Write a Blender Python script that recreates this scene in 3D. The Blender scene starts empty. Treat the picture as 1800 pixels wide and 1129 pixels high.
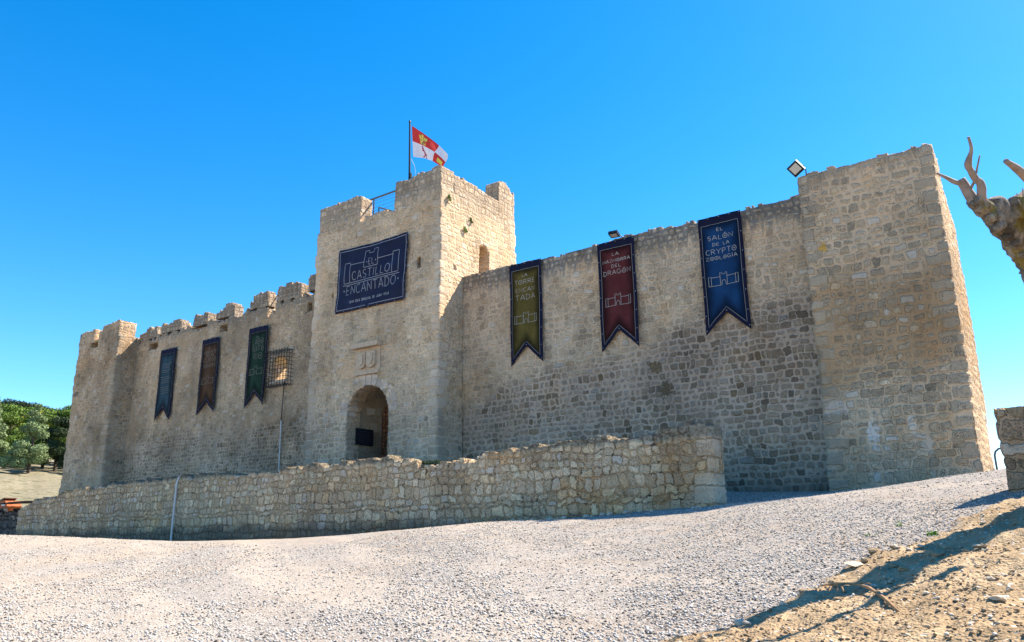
import bpy, math, random
import numpy as np
from mathutils import Vector, Matrix

random.seed(7)
RNG = np.random.default_rng(11)
scene = bpy.context.scene
COL = scene.collection
SUN = Vector((0.64, 1.0, 1.43)).normalized()      # towards the sun

# ------------------------------------------------------------------ noise
def _h(ix, iy, seed):
    n = (ix.astype(np.int64) * 374761393 + iy.astype(np.int64) * 668265263 + seed * 974711) & 0x7fffffff
    n = ((n ^ (n >> 13)) * 1274126177) & 0x7fffffff
    n = n ^ (n >> 16)
    return (n & 0xffff) / 65535.0

def vnoise(x, y, s=1.0, seed=0):
    x = np.asarray(x, float) * s; y = np.asarray(y, float) * s
    ix = np.floor(x).astype(np.int64); iy = np.floor(y).astype(np.int64)
    fx = x - ix; fy = y - iy
    fx = fx * fx * (3 - 2 * fx); fy = fy * fy * (3 - 2 * fy)
    a = _h(ix, iy, seed); b = _h(ix + 1, iy, seed); c = _h(ix, iy + 1, seed); d = _h(ix + 1, iy + 1, seed)
    return (a * (1 - fx) + b * fx) * (1 - fy) + (c * (1 - fx) + d * fx) * fy

def fbm(x, y, s=1.0, seed=0, o=4):
    v = 0; a = .5
    for i in range(o):
        v = v + a * (vnoise(x, y, s, seed + i * 17) - .5); s *= 2.03; a *= .55
    return v

def sstep(a, b, x):
    t = np.clip((x - a) / (b - a), 0, 1)
    return t * t * (3 - 2 * t)

# ------------------------------------------------------------------ object helpers
def link(name, data, parent=None, mat=None):
    o = bpy.data.objects.new(name, data)
    COL.objects.link(o)
    if parent is not None:
        o.parent = parent
    if mat is not None and data is not None:
        data.materials.append(mat)
    return o

def tag(o, label=None, cat=None, group=None, kind=None):
    if label: o['label'] = label
    if cat: o['category'] = cat
    if group: o['group'] = group
    if kind: o['kind'] = kind
    return o

def empty(name, loc, label, cat, group=None):
    o = link(name, None)
    o.location = loc
    o.empty_display_size = .2
    return tag(o, label, cat, group)

class MB:
    def __init__(s):
        s.v = []; s.f = []; s.m = []
    def add(s, vs, fs, mi=0):
        n = len(s.v)
        s.v += [tuple(v) for v in vs]
        s.f += [tuple(n + i for i in f) for f in fs]
        s.m += [mi] * len(fs)
    def box(s, x0, x1, y0, y1, z0, z1, mat=None, mi=0):
        vs = [Vector((x, y, z)) for z in (z0, z1) for y in (y0, y1) for x in (x0, x1)]
        if mat is not None: vs = [mat @ v for v in vs]
        s.add(vs, [(0, 2, 3, 1), (4, 5, 7, 6), (0, 1, 5, 4), (2, 6, 7, 3), (0, 4, 6, 2), (1, 3, 7, 5)], mi)
    def tube(s, pts, radii, n=8, caps=True, wob=0.0, mi=0):
        pts = [Vector(p) for p in pts]
        if not hasattr(radii, '__len__'): radii = [radii] * len(pts)
        rings = []; up = None
        for i, p in enumerate(pts):
            t = (pts[min(i + 1, len(pts) - 1)] - pts[max(i - 1, 0)]).normalized()
            if up is None:
                up = t.orthogonal().normalized()
            up = (up - t * up.dot(t))
            up = up.normalized() if up.length > 1e-5 else t.orthogonal().normalized()
            w = t.cross(up)
            rings.append([p + (up * math.cos(a) + w * math.sin(a)) * radii[i] * (1 + (random.uniform(-wob, wob) if wob else 0))
                          for a in [2 * math.pi * k / n for k in range(n)]])
        vs = [v for r in rings for v in r]
        fs = []
        for i in range(len(pts) - 1):
            for k in range(n):
                k2 = (k + 1) % n
                fs.append((i * n + k, i * n + k2, (i + 1) * n + k2, (i + 1) * n + k))
        if caps:
            fs.append(tuple(range(n - 1, -1, -1))); fs.append(tuple((len(pts) - 1) * n + k for k in range(n)))
        s.add(vs, fs, mi)
    def prism(s, poly, y0, y1, mi=0):            # poly of (x,z), extruded along y
        n = len(poly)
        vs = [(x, y0, z) for x, z in poly] + [(x, y1, z) for x, z in poly]
        fs = [tuple(range(n)), tuple(range(2 * n - 1, n - 1, -1))]
        for i in range(n):
            j = (i + 1) % n
            fs.append((i, i + n, j + n, j))
        s.add(vs, fs, mi)
    def build(s, name, mats, parent=None, loc=None, smooth=False):
        me = bpy.data.meshes.new(name)
        vs = s.v
        if loc is not None:
            L = Vector(loc); vs = [tuple(Vector(v) - L) for v in vs]
        me.from_pydata(vs, [], s.f)
        if not isinstance(mats, (list, tuple)): mats = [mats]
        for m in mats: me.materials.append(m)
        if len(mats) > 1: me.polygons.foreach_set('material_index', s.m)
        if smooth: me.polygons.foreach_set('use_smooth', [True] * len(me.polygons))
        me.update()
        o = link(name, me, parent)
        if loc is not None and parent is None: o.location = loc
        return o

def quads_mesh(name, V, Q, UV=None, smooth=False):
    me = bpy.data.meshes.new(name)
    V = np.asarray(V, np.float32); Q = np.asarray(Q, np.int32)
    me.vertices.add(len(V)); me.vertices.foreach_set('co', V.ravel())
    k = Q.shape[1]
    me.loops.add(Q.size); me.loops.foreach_set('vertex_index', Q.ravel())
    me.polygons.add(len(Q))
    me.polygons.foreach_set('loop_start', np.arange(0, Q.size, k, dtype=np.int32))
    me.polygons.foreach_set('loop_total', np.full(len(Q), k, np.int32))
    if UV is not None:
        l = me.uv_layers.new(name='UVMap')
        l.data.foreach_set('uv', np.asarray(UV, np.float32).ravel())
    if smooth:
        me.polygons.foreach_set('use_smooth', np.ones(len(Q), bool))
    me.update(); me.validate()
    return me

# ------------------------------------------------------------------ material helpers
class NT:
    def __init__(s, name):
        s.mat = bpy.data.materials.new(name); s.mat.use_nodes = True
        s.t = s.mat.node_tree; s.t.nodes.clear()
        s.out = s.t.nodes.new('ShaderNodeOutputMaterial')
        s.b = s.t.nodes.new('ShaderNodeBsdfPrincipled')
        s.t.links.new(s.b.outputs[0], s.out.inputs[0])
        s.b.inputs['Roughness'].default_value = .9
        s.b.inputs['Specular IOR Level'].default_value = .2
    def n(s, typ, **kw):
        nd = s.t.nodes.new(typ)
        for k, v in kw.items(): setattr(nd, k, v)
        return nd
    def set(s, sock, val):
        if hasattr(val, 'is_output') or isinstance(val, bpy.types.NodeSocket): s.t.links.new(val, sock)
        else:
            if isinstance(val, (tuple, list)) and len(val) == 3 and sock.type == 'RGBA': val = (*val, 1)
            sock.default_value = val
    def m(s, op, a, b=None, c=None, clamp=False):
        nd = s.n('ShaderNodeMath', operation=op, use_clamp=clamp)
        for i, v in enumerate((a, b, c)):
            if v is not None: s.set(nd.inputs[i], v)
        return nd.outputs[0]
    def vm(s, op, a, b=None):
        nd = s.n('ShaderNodeVectorMath', operation=op)
        s.set(nd.inputs[0], a)
        if b is not None: s.set(nd.inputs[1], b)
        return nd.outputs[0]
    def noise(s, vec, scale, detail=3, rough=.55, dim='3D'):
        nd = s.n('ShaderNodeTexNoise', noise_dimensions=dim)
        s.set(nd.inputs['Vector'], vec); nd.inputs['Scale'].default_value = scale
        nd.inputs['Detail'].default_value = detail; nd.inputs['Roughness'].default_value = rough
        return nd.outputs['Fac'], nd.outputs['Color']
    def mix(s, f, a, b, mode='MIX'):
        nd = s.n('ShaderNodeMix', data_type='RGBA', blend_type=mode)
        s.set(nd.inputs[0], f); s.set(nd.inputs[6], a); s.set(nd.inputs[7], b)
        return nd.outputs[2]
    def ss(s, x, a, b):
        nd = s.n('ShaderNodeMapRange', interpolation_type='SMOOTHSTEP')
        s.set(nd.inputs[0], x); s.set(nd.inputs[1], a); s.set(nd.inputs[2], b)
        return nd.outputs[0]
    def lin(s, x, a, b, c=0., d=1.):
        nd = s.n('ShaderNodeMapRange')
        for i, v in enumerate((x, a, b, c, d)): s.set(nd.inputs[i], v)
        return nd.outputs[0]
    def ramp(s, f, stops):
        nd = s.n('ShaderNodeValToRGB')
        el = nd.color_ramp.elements
        while len(el) < len(stops): el.new(.5)
        for e, (p, c) in zip(el, stops): e.position = p; e.color = (*c, 1)
        s.set(nd.inputs[0], f)
        return nd.outputs[0]
    def sep(s, v):
        nd = s.n('ShaderNodeSeparateXYZ'); s.set(nd.inputs[0], v); return nd.outputs
    def comb(s, x, y, z=0.):
        nd = s.n('ShaderNodeCombineXYZ')
        for i, v in enumerate((x, y, z)): s.set(nd.inputs[i], v)
        return nd.outputs[0]
    def bump(s, h, strength=.5, dist=.02):
        nd = s.n('ShaderNodeBump'); nd.inputs['Strength'].default_value = strength; nd.inputs['Distance'].default_value = dist
        s.set(nd.inputs['Height'], h); s.set(s.b.inputs['Normal'], nd.outputs[0])
    def color(s, c): s.set(s.b.inputs['Base Color'], c); return s

def plain(name, col, rough=.7, var=.12, scale=6., metal=0.):
    t = NT(name)
    pos = t.n('ShaderNodeTexCoord').outputs['Object']
    f, _ = t.noise(pos, scale, 4)
    k = t.lin(f, .25, .75, 1 - var, 1 + var)
    t.color(t.vm('MULTIPLY', (*col,), t.comb(k, k, k)))
    t.b.inputs['Roughness'].default_value = rough; t.b.inputs['Metallic'].default_value = metal
    return t.mat

def masonry_mat(name, h=.27, w=.42, mortar=.030, palette=None, mcol=(.50, .405, .315), dark=None, ochre=.35, plaster=.4,
                disp=.03, topband=None, patches=(), spots=(), lowdark=None, pits=.5, drange=1.0, distort=1.0, warm=None, lowcol=None, moss=None, holes=.6, ragged=.06, blotch=.35, rough=.9, quoins=(), qcol=((.50, .42, .33), (.62, .53, .42))):
    """coursed rubble: random course heights, random stone lengths, uneven mortar joints"""
    t = NT(name)
    tc = t.n('ShaderNodeTexCoord')
    uv = tc.outputs['UV']
    pos = t.n('ShaderNodeNewGeometry').outputs['Position']
    P = t.sep(pos)
    _, nc = t.noise(uv, 1.1, 2, dim='2D')
    _, nc2 = t.noise(uv, 4.5, 2, dim='2D')
    wv = t.vm('ADD', t.vm('MULTIPLY', t.vm('SUBTRACT', nc, (.5, .5, .5)), (.34 * distort, .30 * distort, 0)),
              t.vm('MULTIPLY', t.vm('SUBTRACT', nc2, (.5, .5, .5)), (.12 * distort, .12 * distort, 0)))
    q = t.sep(t.vm('ADD', uv, wv))
    def vor(wsock, feat, rnd):
        nd = t.n('ShaderNodeTexVoronoi', voronoi_dimensions='1D', feature=feat)
        t.set(nd.inputs['W'], wsock); nd.inputs['Scale'].default_value = 1; nd.inputs['Randomness'].default_value = rnd
        return nd
    vrow = t.m('DIVIDE', q[1], h)
    row = t.sep(vor(vrow, 'F1', .85).outputs['Color'])
    dv = t.m('MULTIPLY', vor(vrow, 'DISTANCE_TO_EDGE', .85).outputs['Distance'], h)
    ws = t.lin(row[1], 0, 1, w * .7, w * 1.25)
    us = t.m('ADD', t.m('DIVIDE', q[0], ws), t.m('MULTIPLY', row[0], 517.))
    st = t.sep(vor(us, 'F1', .9).outputs['Color'])
    du = t.m('MULTIPLY', vor(us, 'DISTANCE_TO_EDGE', .9).outputs['Distance'], ws)
    e = t.m('SMOOTH_MIN', du, dv, .07)
    if quoins:              # big squared stones up the corners, long and short by turns
        quv = t.sep(t.vm('ADD', uv, t.vm('MULTIPLY', t.vm('SUBTRACT', nc2, (.5, .5, .5)), (.06, .07, 0))))
        qv = t.m('DIVIDE', quv[1], .40)
        qn = t.n('ShaderNodeTexVoronoi', voronoi_dimensions='1D', feature='F1'); t.set(qn.inputs['W'], qv); qn.inputs['Scale'].default_value = 1; qn.inputs['Randomness'].default_value = .45
        qe = t.n('ShaderNodeTexVoronoi', voronoi_dimensions='1D', feature='DISTANCE_TO_EDGE'); t.set(qe.inputs['W'], qv); qe.inputs['Scale'].default_value = 1; qe.inputs['Randomness'].default_value = .45
        qr = t.sep(qn.outputs['Color'])
        qd = None
        for uc in quoins:
            a_ = t.m('ABSOLUTE', t.m('SUBTRACT', quv[0], uc)); qd = a_ if qd is None else t.m('MINIMUM', qd, a_)
        qdist = t.m('SUBTRACT', t.lin(qr[0], 0, 1, .26, .72), qd)
        qmask = t.m('GREATER_THAN', qdist, 0.)
        e_q = t.m('SMOOTH_MIN', qdist, t.m('MULTIPLY', qe.outputs['Distance'], .40), .03)
        e = t.m('ADD', t.m('MULTIPLY', e_q, qmask), t.m('MULTIPLY', e, t.m('SUBTRACT', 1., qmask)))
    fn, _ = t.noise(uv, 13, 4, .65, dim='2D')
    e = t.m('ADD', e, t.m('MULTIPLY', t.m('SUBTRACT', fn, .5), ragged))
    # mortar width varies from stone to stone and from place to place
    big, _ = t.noise(uv, .42, 4, .62, dim='2D')
    mw = t.m('MULTIPLY', t.m('MULTIPLY', t.lin(st[2], 0, 1, .35, 1.5), t.lin(nc, .3, .7, .55, 1.5)), mortar)
    pl = t.ss(t.m('ADD', big, t.m('MULTIPLY', t.m('SUBTRACT', st[1], .5), .5)), .75 - plaster, 1.02 - plaster * .6)     # 1 = plastered over
    mw2 = t.m('ADD', mw, t.m('MULTIPLY', pl, mortar * 1.3))
    stone = t.ss(e, t.m('MULTIPLY', mw2, .55), t.m('ADD', t.m('MULTIPLY', mw2, 1.15), .008))
    shape = stone
    # colours
    pal = palette or [(0, (.30, .25, .205)), (.35, (.36, .30, .245)), (.6, (.27, .235, .205)), (.8, (.42, .345, .265)), (1., (.33, .26, .19))]
    sc = t.ramp(st[0], pal)
    f1, _ = t.noise(uv, 7, 4, .65, dim='2D')
    f2, _ = t.noise(uv, 28, 4, .65, dim='2D')
    k = t.m('ADD', t.m('MULTIPLY', t.lin(f1, .25, .75, .74, 1.24), t.lin(st[2], 0, 1, .78, 1.2)), t.lin(f2, .3, .7, -.24, .22))
    sc = t.vm('MULTIPLY', sc, t.comb(k, k, k))
    sc = t.mix(t.m('MULTIPLY', t.ss(st[2], .90, .93), .8), sc, (.62, .54, .44))       # paler replaced blocks
    if quoins:
        qk = t.lin(f2, .25, .75, .82, 1.15)
        sc = t.mix(t.m('MULTIPLY', qmask, .85), sc, t.vm('MULTIPLY', t.mix(qr[1], qcol[0], qcol[1]), t.comb(qk, qk, qk)))
        pl = t.m('MULTIPLY', pl, t.m('SUBTRACT', 1., t.m('MULTIPLY', qmask, .8)))
    # pitted stones
    vp = t.n('ShaderNodeTexVoronoi', voronoi_dimensions='2D'); t.set(vp.inputs['Vector'], uv); vp.inputs['Scale'].default_value = 21
    pit = t.m('MULTIPLY', t.m('SUBTRACT', 1., t.ss(vp.outputs['Distance'], .12, .34)), t.ss(st[1], .55, .85))
    pit = t.m('MULTIPLY', pit, pits)
    sc = t.mix(t.m('MULTIPLY', pit, stone), sc, (.10, .08, .065))
    mk = t.lin(f2, .25, .75, .84, 1.14)
    mc = t.vm('MULTIPLY', mcol, t.comb(mk, mk, mk))
    g1, _ = t.noise(uv, .75, 4, .6, dim='2D')
    mc = t.mix(t.m('MULTIPLY', t.ss(g1, .45, .72), ochre), mc, (.47, .30, .155))
    if warm:
        z0, z1, amt = warm
        zz = t.m('ADD', P[2], t.m('MULTIPLY', t.m('SUBTRACT', big, .5), 3.))
        wm = t.m('MULTIPLY', t.ss(zz, z0, z0 + 1.6), t.m('SUBTRACT', 1., t.ss(zz, z1 - 1.4, z1)))
        mc = t.mix(t.m('MULTIPLY', wm, amt), mc, (.40, .245, .12)); sc = t.mix(t.m('MULTIPLY', wm, amt * .35), sc, (.30, .20, .115))
    vis = 1.0
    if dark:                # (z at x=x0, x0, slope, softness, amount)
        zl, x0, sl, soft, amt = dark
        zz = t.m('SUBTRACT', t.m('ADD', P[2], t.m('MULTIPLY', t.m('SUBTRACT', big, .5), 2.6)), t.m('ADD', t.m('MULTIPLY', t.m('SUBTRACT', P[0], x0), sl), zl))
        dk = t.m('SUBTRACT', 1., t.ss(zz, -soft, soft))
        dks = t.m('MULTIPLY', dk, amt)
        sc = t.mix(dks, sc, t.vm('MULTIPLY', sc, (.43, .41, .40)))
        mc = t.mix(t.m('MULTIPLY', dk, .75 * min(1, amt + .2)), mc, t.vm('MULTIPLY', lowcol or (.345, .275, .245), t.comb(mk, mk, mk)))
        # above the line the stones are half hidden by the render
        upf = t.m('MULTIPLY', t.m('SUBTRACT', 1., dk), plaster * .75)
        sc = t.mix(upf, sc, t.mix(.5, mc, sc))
    col = t.mix(stone, mc, sc)
    col = t.mix(t.m('MULTIPLY', pl, .45), col, mc)
    # open joints: dark gaps where the mortar has fallen out, in patches
    h1, _ = t.noise(uv, 1.7, 3, .6, dim='2D'); h2, _ = t.noise(uv, 9., 3, .7, dim='2D')
    gp = t.m('MULTIPLY', t.m('MULTIPLY', t.m('SUBTRACT', 1., t.ss(e, .0, .022)), t.ss(h1, .46, .62)), t.ss(h2, .44, .6))
    col = t.mix(t.m('MULTIPLY', gp, holes), col, (.07, .055, .042))
    # broad stains
    s1, _ = t.noise(t.vm('MULTIPLY', pos, (1, 1, .55)), .55, 5, .62)
    kk = t.lin(s1, .3, .7, 1 - .24 * drange, 1 + .16 * drange)
    col = t.vm('MULTIPLY', col, t.comb(kk, kk, kk))
    s4, _ = t.noise(t.vm('ADD', pos, (31., 7., 3.)), .42, 4, .65)      # rusty and grey blotches, metres across
    col = t.mix(t.m('MULTIPLY', t.ss(s4, .52, .68), blotch), col, t.vm('MULTIPLY', col, (1.04, .82, .58)))
    col = t.mix(t.m('MULTIPLY', t.ss(s4, .48, .34), blotch), col, t.vm('MULTIPLY', col, (.80, .80, .82)))
    # black lichen speckle
    s2, _ = t.noise(uv, 11, 5, .78, dim='2D'); s3, _ = t.noise(pos, .4, 3)
    lich = t.m('MULTIPLY', t.ss(s2, .53, .66), t.ss(s3, .42, .62))
    col = t.mix(t.m('MULTIPLY', lich, .62), col, (.09, .078, .066))
    if topband:             # weathered grey band under the wall top, with streaks
        zt, depth, amt = topband
        sv, _ = t.noise(t.vm('MULTIPLY', uv, (3.2, .55, 1)), 1.6, 4, .6, dim='2D')
        tb = t.ss(t.m('ADD', P[2], t.m('MULTIPLY', t.m('SUBTRACT', sv, .5), 1.5)), zt - depth, zt - depth * .45)
        stre = t.lin(sv, .3, .7, .45, 1.35)
        col = t.mix(t.m('MULTIPLY', tb, amt), col, t.vm('MULTIPLY', t.mix(stone, (.17, .155, .135), t.mix(.55, (.25, .23, .2), sc)), t.comb(stre, stre, stre)))
    for (px, pz, rx, rz, c, a) in patches:
        dx = t.m('DIVIDE', t.m('SUBTRACT', P[0], px), rx); dz = t.m('DIVIDE', t.m('SUBTRACT', P[2], pz), rz)
        d = t.m('SQRT', t.m('ADD', t.m('MULTIPLY', dx, dx), t.m('MULTIPLY', dz, dz)))
        d = t.m('ADD', d, t.m('MULTIPLY', t.m('SUBTRACT', f1, .5), 2.4))
        mk2 = t.m('MULTIPLY', t.m('SUBTRACT', 1., t.ss(d, .75, 1.05)), a)
        if c[0] < .25:
            sp = t.lin(f2, .4, .6, .25, 1.3); c = t.vm('MULTIPLY', c, t.comb(sp, sp, sp))
        col = t.mix(mk2, col, c)
    if moss:
        zt, depth = moss
        n4, _ = t.noise(pos, 2.2, 5, .7)
        nz = t.sep(t.n('ShaderNodeNewGeometry').outputs['Normal'])
        hb = tc.outputs['UV']
        tb = t.ss(t.m('ADD', n4, t.m('MULTIPLY', t.m('SUBTRACT', P[2], zt), 1. / depth)), .35, .75)
        sp = t.lin(s2, .38, .62, .35, 1.7)
        col = t.mix(t.m('MULTIPLY', tb, .8), col, t.vm('MULTIPLY', (.185, .17, .13), t.comb(sp, sp, sp)))
    if lowdark:             # damp dirty foot: (z, height)
        zl, hh = lowdark
        n5, _ = t.noise(pos, 1.5, 4)
        ld = t.m('SUBTRACT', 1., t.ss(t.m('ADD', P[2], t.m('MULTIPLY', t.m('SUBTRACT', n5, .5), .7)), zl, zl + hh))
        col = t.mix(t.m('MULTIPLY', ld, .72), col, (.10, .088, .072))
    t.color(col)
    hgt = t.m('ADD', t.m('MULTIPLY', stone, t.lin(st[2], 0, 1, .55, 1.)), t.m('MULTIPLY', t.m('SUBTRACT', f1, .5), rough))
    hgt = t.m('SUBTRACT', t.m('ADD', hgt, t.m('MULTIPLY', f2, .4)), t.m('MULTIPLY', t.m('MULTIPLY', pit, stone), .5))
    t.bump(hgt, .55, .03)
    dn = t.n('ShaderNodeDisplacement'); t.set(dn.inputs['Height'], hgt); dn.inputs['Midlevel'].default_value = .6; dn.inputs['Scale'].default_value = disp
    t.t.links.new(dn.outputs[0], t.out.inputs['Displacement'])
    t.mat.displacement_method = 'DISPLACEMENT' if False else 'BOTH'
    t.b.inputs['Roughness'].default_value = .95; t.b.inputs['Specular IOR Level'].default_value = .08
    return t.mat

# ------------------------------------------------------------------ masonry mesh
def masonry(name, mat, path, thick, z0, ztop, parent=None, closed=False, cell=.07, holes=None, snap=None, warp=None, nd=None, plates=(), rag=.0, seed=0, zmax=None, uvo=0.):
    """wall of cells along a plan path; outer face to the right of the direction of travel. ztop(u,x,y) is the height."""
    pts = [np.array(p, float) for p in path]
    segs = list(zip(pts, pts[1:] + ([pts[0]] if closed else [])))
    if not closed: segs = segs[:len(pts) - 1]
    P = []; U = []; Nn = []; u = 0.
    nrm = []
    for a, b in segs:
        d = (b - a) / np.linalg.norm(b - a); nrm.append(np.array([-d[1], d[0]]))    # inward (left of travel)
    ns = len(segs)
    for i, (a, b) in enumerate(segs):
        L = np.linalg.norm(b - a); n = max(1, round(L / cell))
        for k in range(n):
            P.append(a + (b - a) * k / n); U.append(u + L * k / n)
            if k == 0 and (i > 0 or closed):
                m = nrm[i - 1] + nrm[i]; m = m / (m @ nrm[i])
                Nn.append(m)
            else: Nn.append(nrm[i])
        u += L
    P.append(pts[0] if closed else pts[-1]); U.append(u); Nn.append(Nn[0] if closed else nrm[-1])
    P = np.array(P); U = np.array(U); Nn = np.array(Nn)
    nu = len(U) - 1
    if nd is None: nd = max(1, round(thick / (cell * 1.6)))
    zm = zmax if zmax is not None else float(np.max(ztop(U, P[:, 0], P[:, 1]))) + cell
    nz = max(1, int(math.ceil((zm - z0) / cell)))
    Z = z0 + np.arange(nz + 1) * cell
    uc = (U[:-1] + U[1:]) / 2; pc = (P[:-1] + P[1:]) / 2; zc = (Z[:-1] + Z[1:]) / 2
    top = ztop(uc, pc[:, 0], pc[:, 1])
    if rag:
        blk = np.floor(uc / .32 + seed); top = top + (_h(blk, blk * 0 + seed, 3) - .5) * rag * 2 + (vnoise(uc, uc * 0, 9., seed) - .5) * rag * .6
    keep = zc[None, :] < top[:, None]
    UU, ZZ = np.meshgrid(uc, zc, indexing='ij')
    PX = np.repeat(pc[:, 0][:, None], nz, 1); PY = np.repeat(pc[:, 1][:, None], nz, 1)
    if holes is not None: keep &= ~holes(UU, ZZ, PX, PY)
    # vertices
    nc = nu if closed else nu + 1
    vi = np.arange(nu + 1) % nc
    u2, z2 = np.meshgrid(U[:nc], Z, indexing='ij')
    if snap is not None: u2, z2 = snap(u2, z2)
    else: u2, z2 = u2.copy(), z2.copy()
    j1 = (vnoise(u2, z2, 6.3, seed + 5) - .5) * cell * .55; j2 = (vnoise(u2, z2, 6.3, seed + 9) - .5) * cell * .7
    u2 = u2 + j1 * (0 if closed else 1); z2 = z2 + j2
    if not closed:
        bx = np.interp(u2, U, P[:, 0]); by = np.interp(u2, U, P[:, 1])
    else:
        bx = np.repeat(P[:nc, 0][:, None], nz + 1, 1); by = np.repeat(P[:nc, 1][:, None], nz + 1, 1)
    nx = np.repeat(Nn[:nc, 0][:, None], nz + 1, 1); ny = np.repeat(Nn[:nc, 1][:, None], nz + 1, 1)
    wu = bx * .83 + by * 1.31
    lump = (vnoise(wu, z2, 1.3, 21) - .5) * .07 + (vnoise(wu, z2, .45, 23) - .5) * .08
    cor = (np.hypot(nx, ny) > 1.2)
    lump = lump + cor * .075 * np.clip(vnoise(z2, z2 * 0 + seed, 3.1, 77) * 1.6 - .55, 0, 1)
    V = np.zeros((nd + 1, nc, nz + 1, 3))
    for k in range(nd + 1):
        dd = thick * k / nd + (lump if k < nd else 0)
        V[k, :, :, 0] = bx + nx * dd; V[k, :, :, 1] = by + ny * dd; V[k, :, :, 2] = z2
    if warp is not None: V[..., 0], V[..., 1], V[..., 2] = warp(V[..., 0], V[..., 1], V[..., 2])
    def vid(k, i, j): return (k * nc + vi[i]) * (nz + 1) + j
    Q = []; UVs = []
    I, J = np.nonzero(keep)
    ug = U; 
    def uvq(*c): return np.stack([np.stack([a, b], -1) for a, b in c], 1)
    Q.append(np.stack([vid(0, I, J), vid(0, I + 1, J), vid(0, I + 1, J + 1), vid(0, I, J + 1)], -1))
    UVs.append(uvq((ug[I], Z[J]), (ug[I + 1], Z[J]), (ug[I + 1], Z[J + 1]), (ug[I], Z[J + 1])))
    Q.append(np.stack([vid(nd, I, J + 1), vid(nd, I + 1, J + 1), vid(nd, I + 1, J), vid(nd, I, J)], -1))
    UVs.append(uvq((ug[I], Z[J + 1]), (ug[I + 1], Z[J + 1]), (ug[I + 1], Z[J]), (ug[I], Z[J])))
    pad = np.zeros((nu + 2, nz + 2), bool); pad[1:-1, 1:-1] = keep
    if closed: pad[0, 1:-1] = keep[-1]; pad[-1, 1:-1] = keep[0]
    pad[1:-1, 0] = True            # no bottom faces
    for di, dj in ((-1, 0), (1, 0), (0, 1), (0, -1)):
        B = keep & ~pad[1 + di:nu + 1 + di, 1 + dj:nz + 1 + dj]
        I, J = np.nonzero(B)
        for k in range(nd):
            d0 = thick * k / nd; d1 = thick * (k + 1) / nd
            if di == -1:
                q = (vid(k + 1, I, J), vid(k, I, J), vid(k, I, J + 1), vid(k + 1, I, J + 1)); c = ((ug[I] - d1, Z[J]), (ug[I] - d0, Z[J]), (ug[I] - d0, Z[J + 1]), (ug[I] - d1, Z[J + 1]))
            elif di == 1:
                q = (vid(k, I + 1, J), vid(k + 1, I + 1, J), vid(k + 1, I + 1, J + 1), vid(k, I + 1, J + 1)); c = ((ug[I + 1] + d0, Z[J]), (ug[I + 1] + d1, Z[J]), (ug[I + 1] + d1, Z[J + 1]), (ug[I + 1] + d0, Z[J + 1]))
            elif dj == 1:
                q = (vid(k, I, J + 1), vid(k, I + 1, J + 1), vid(k + 1, I + 1, J + 1), vid(k + 1, I, J + 1)); c = ((ug[I], Z[J + 1] + d0), (ug[I + 1], Z[J + 1] + d0), (ug[I + 1], Z[J + 1] + d1), (ug[I], Z[J + 1] + d1))
            else:
                q = (vid(k + 1, I, J), vid(k + 1, I + 1, J), vid(k, I + 1, J), vid(k, I, J)); c = ((ug[I], Z[J] - d1), (ug[I + 1], Z[J] - d1), (ug[I + 1], Z[J] - d0), (ug[I], Z[J] - d0))
            Q.append(np.stack(q, -1)); UVs.append(uvq(*c))
    Vf = V.reshape(-1, 3)
    Q = np.concatenate(Q); UVs = np.concatenate(UVs)
    ex = []; exu = []
    for (xa, xb, za, zb, yy) in plates:
        n = len(Vf); Vf = np.concatenate([Vf, [(xa, yy, za), (xb, yy, za), (xb, yy, zb), (xa, yy, zb)]])
        ex.append([n, n + 1, n + 2, n + 3]); exu.append([(xa, za), (xb, za), (xb, zb), (xa, zb)])
    if ex: Q = np.concatenate([Q, np.array(ex)]); UVs = np.concatenate([UVs, np.array(exu)])
    UVs = UVs + np.array([uvo, 0.])
    used = np.zeros(len(Vf), bool); used[Q.ravel()] = True
    remap = np.cumsum(used) - 1
    me = quads_mesh(name, Vf[used], remap[Q], UVs)
    return link(name, me, parent, mat)

# ------------------------------------------------------------------ ground
CX = [-60, -43, -35, -29, -22.5, -18.5, -14, -11, -9.35, -6.8, -4.5, -2.8, -1.4, 0, 5, 12.]
CZ = [.45, .27, .06, -.11, -.07, .08, .35, .34, .40, .55, .75, .92, 1.11, 1.25, 1.7, 2.2]
SX = [-60, -14, -9.7, -6.4, -2, 10]; SZ = [0, .02, .118, .075, .045, .03]
def crest(x):
    return (np.interp(x - .9, CX, CZ) + np.interp(x, CX, CZ) + np.interp(x + .9, CX, CZ)) / 3
DX = [-.35, -.78, -1.13, -1.41, -1.68, -1.96, -2.2, -2.42, -2.70, -3.05, -3.28, -3.7, -4.4]
DY = [16., 13.04, 12.06, 10.93, 10.03, 9.49, 8.54, 7.89, 6.89, 6.23, 5.85, 4.5, 0.]
def dirt_edge(y):
    return np.interp(y, DY[::-1], DX[::-1])
def dirtmask(x, y):
    e = dirt_edge(y) + fbm(x, y, 1.1, 40, 4) * .9
    return sstep(-.10, .16, x - e) * (1 - sstep(12.6, 14.2, y)) * sstep(-8, -2, y + 3)
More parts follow.
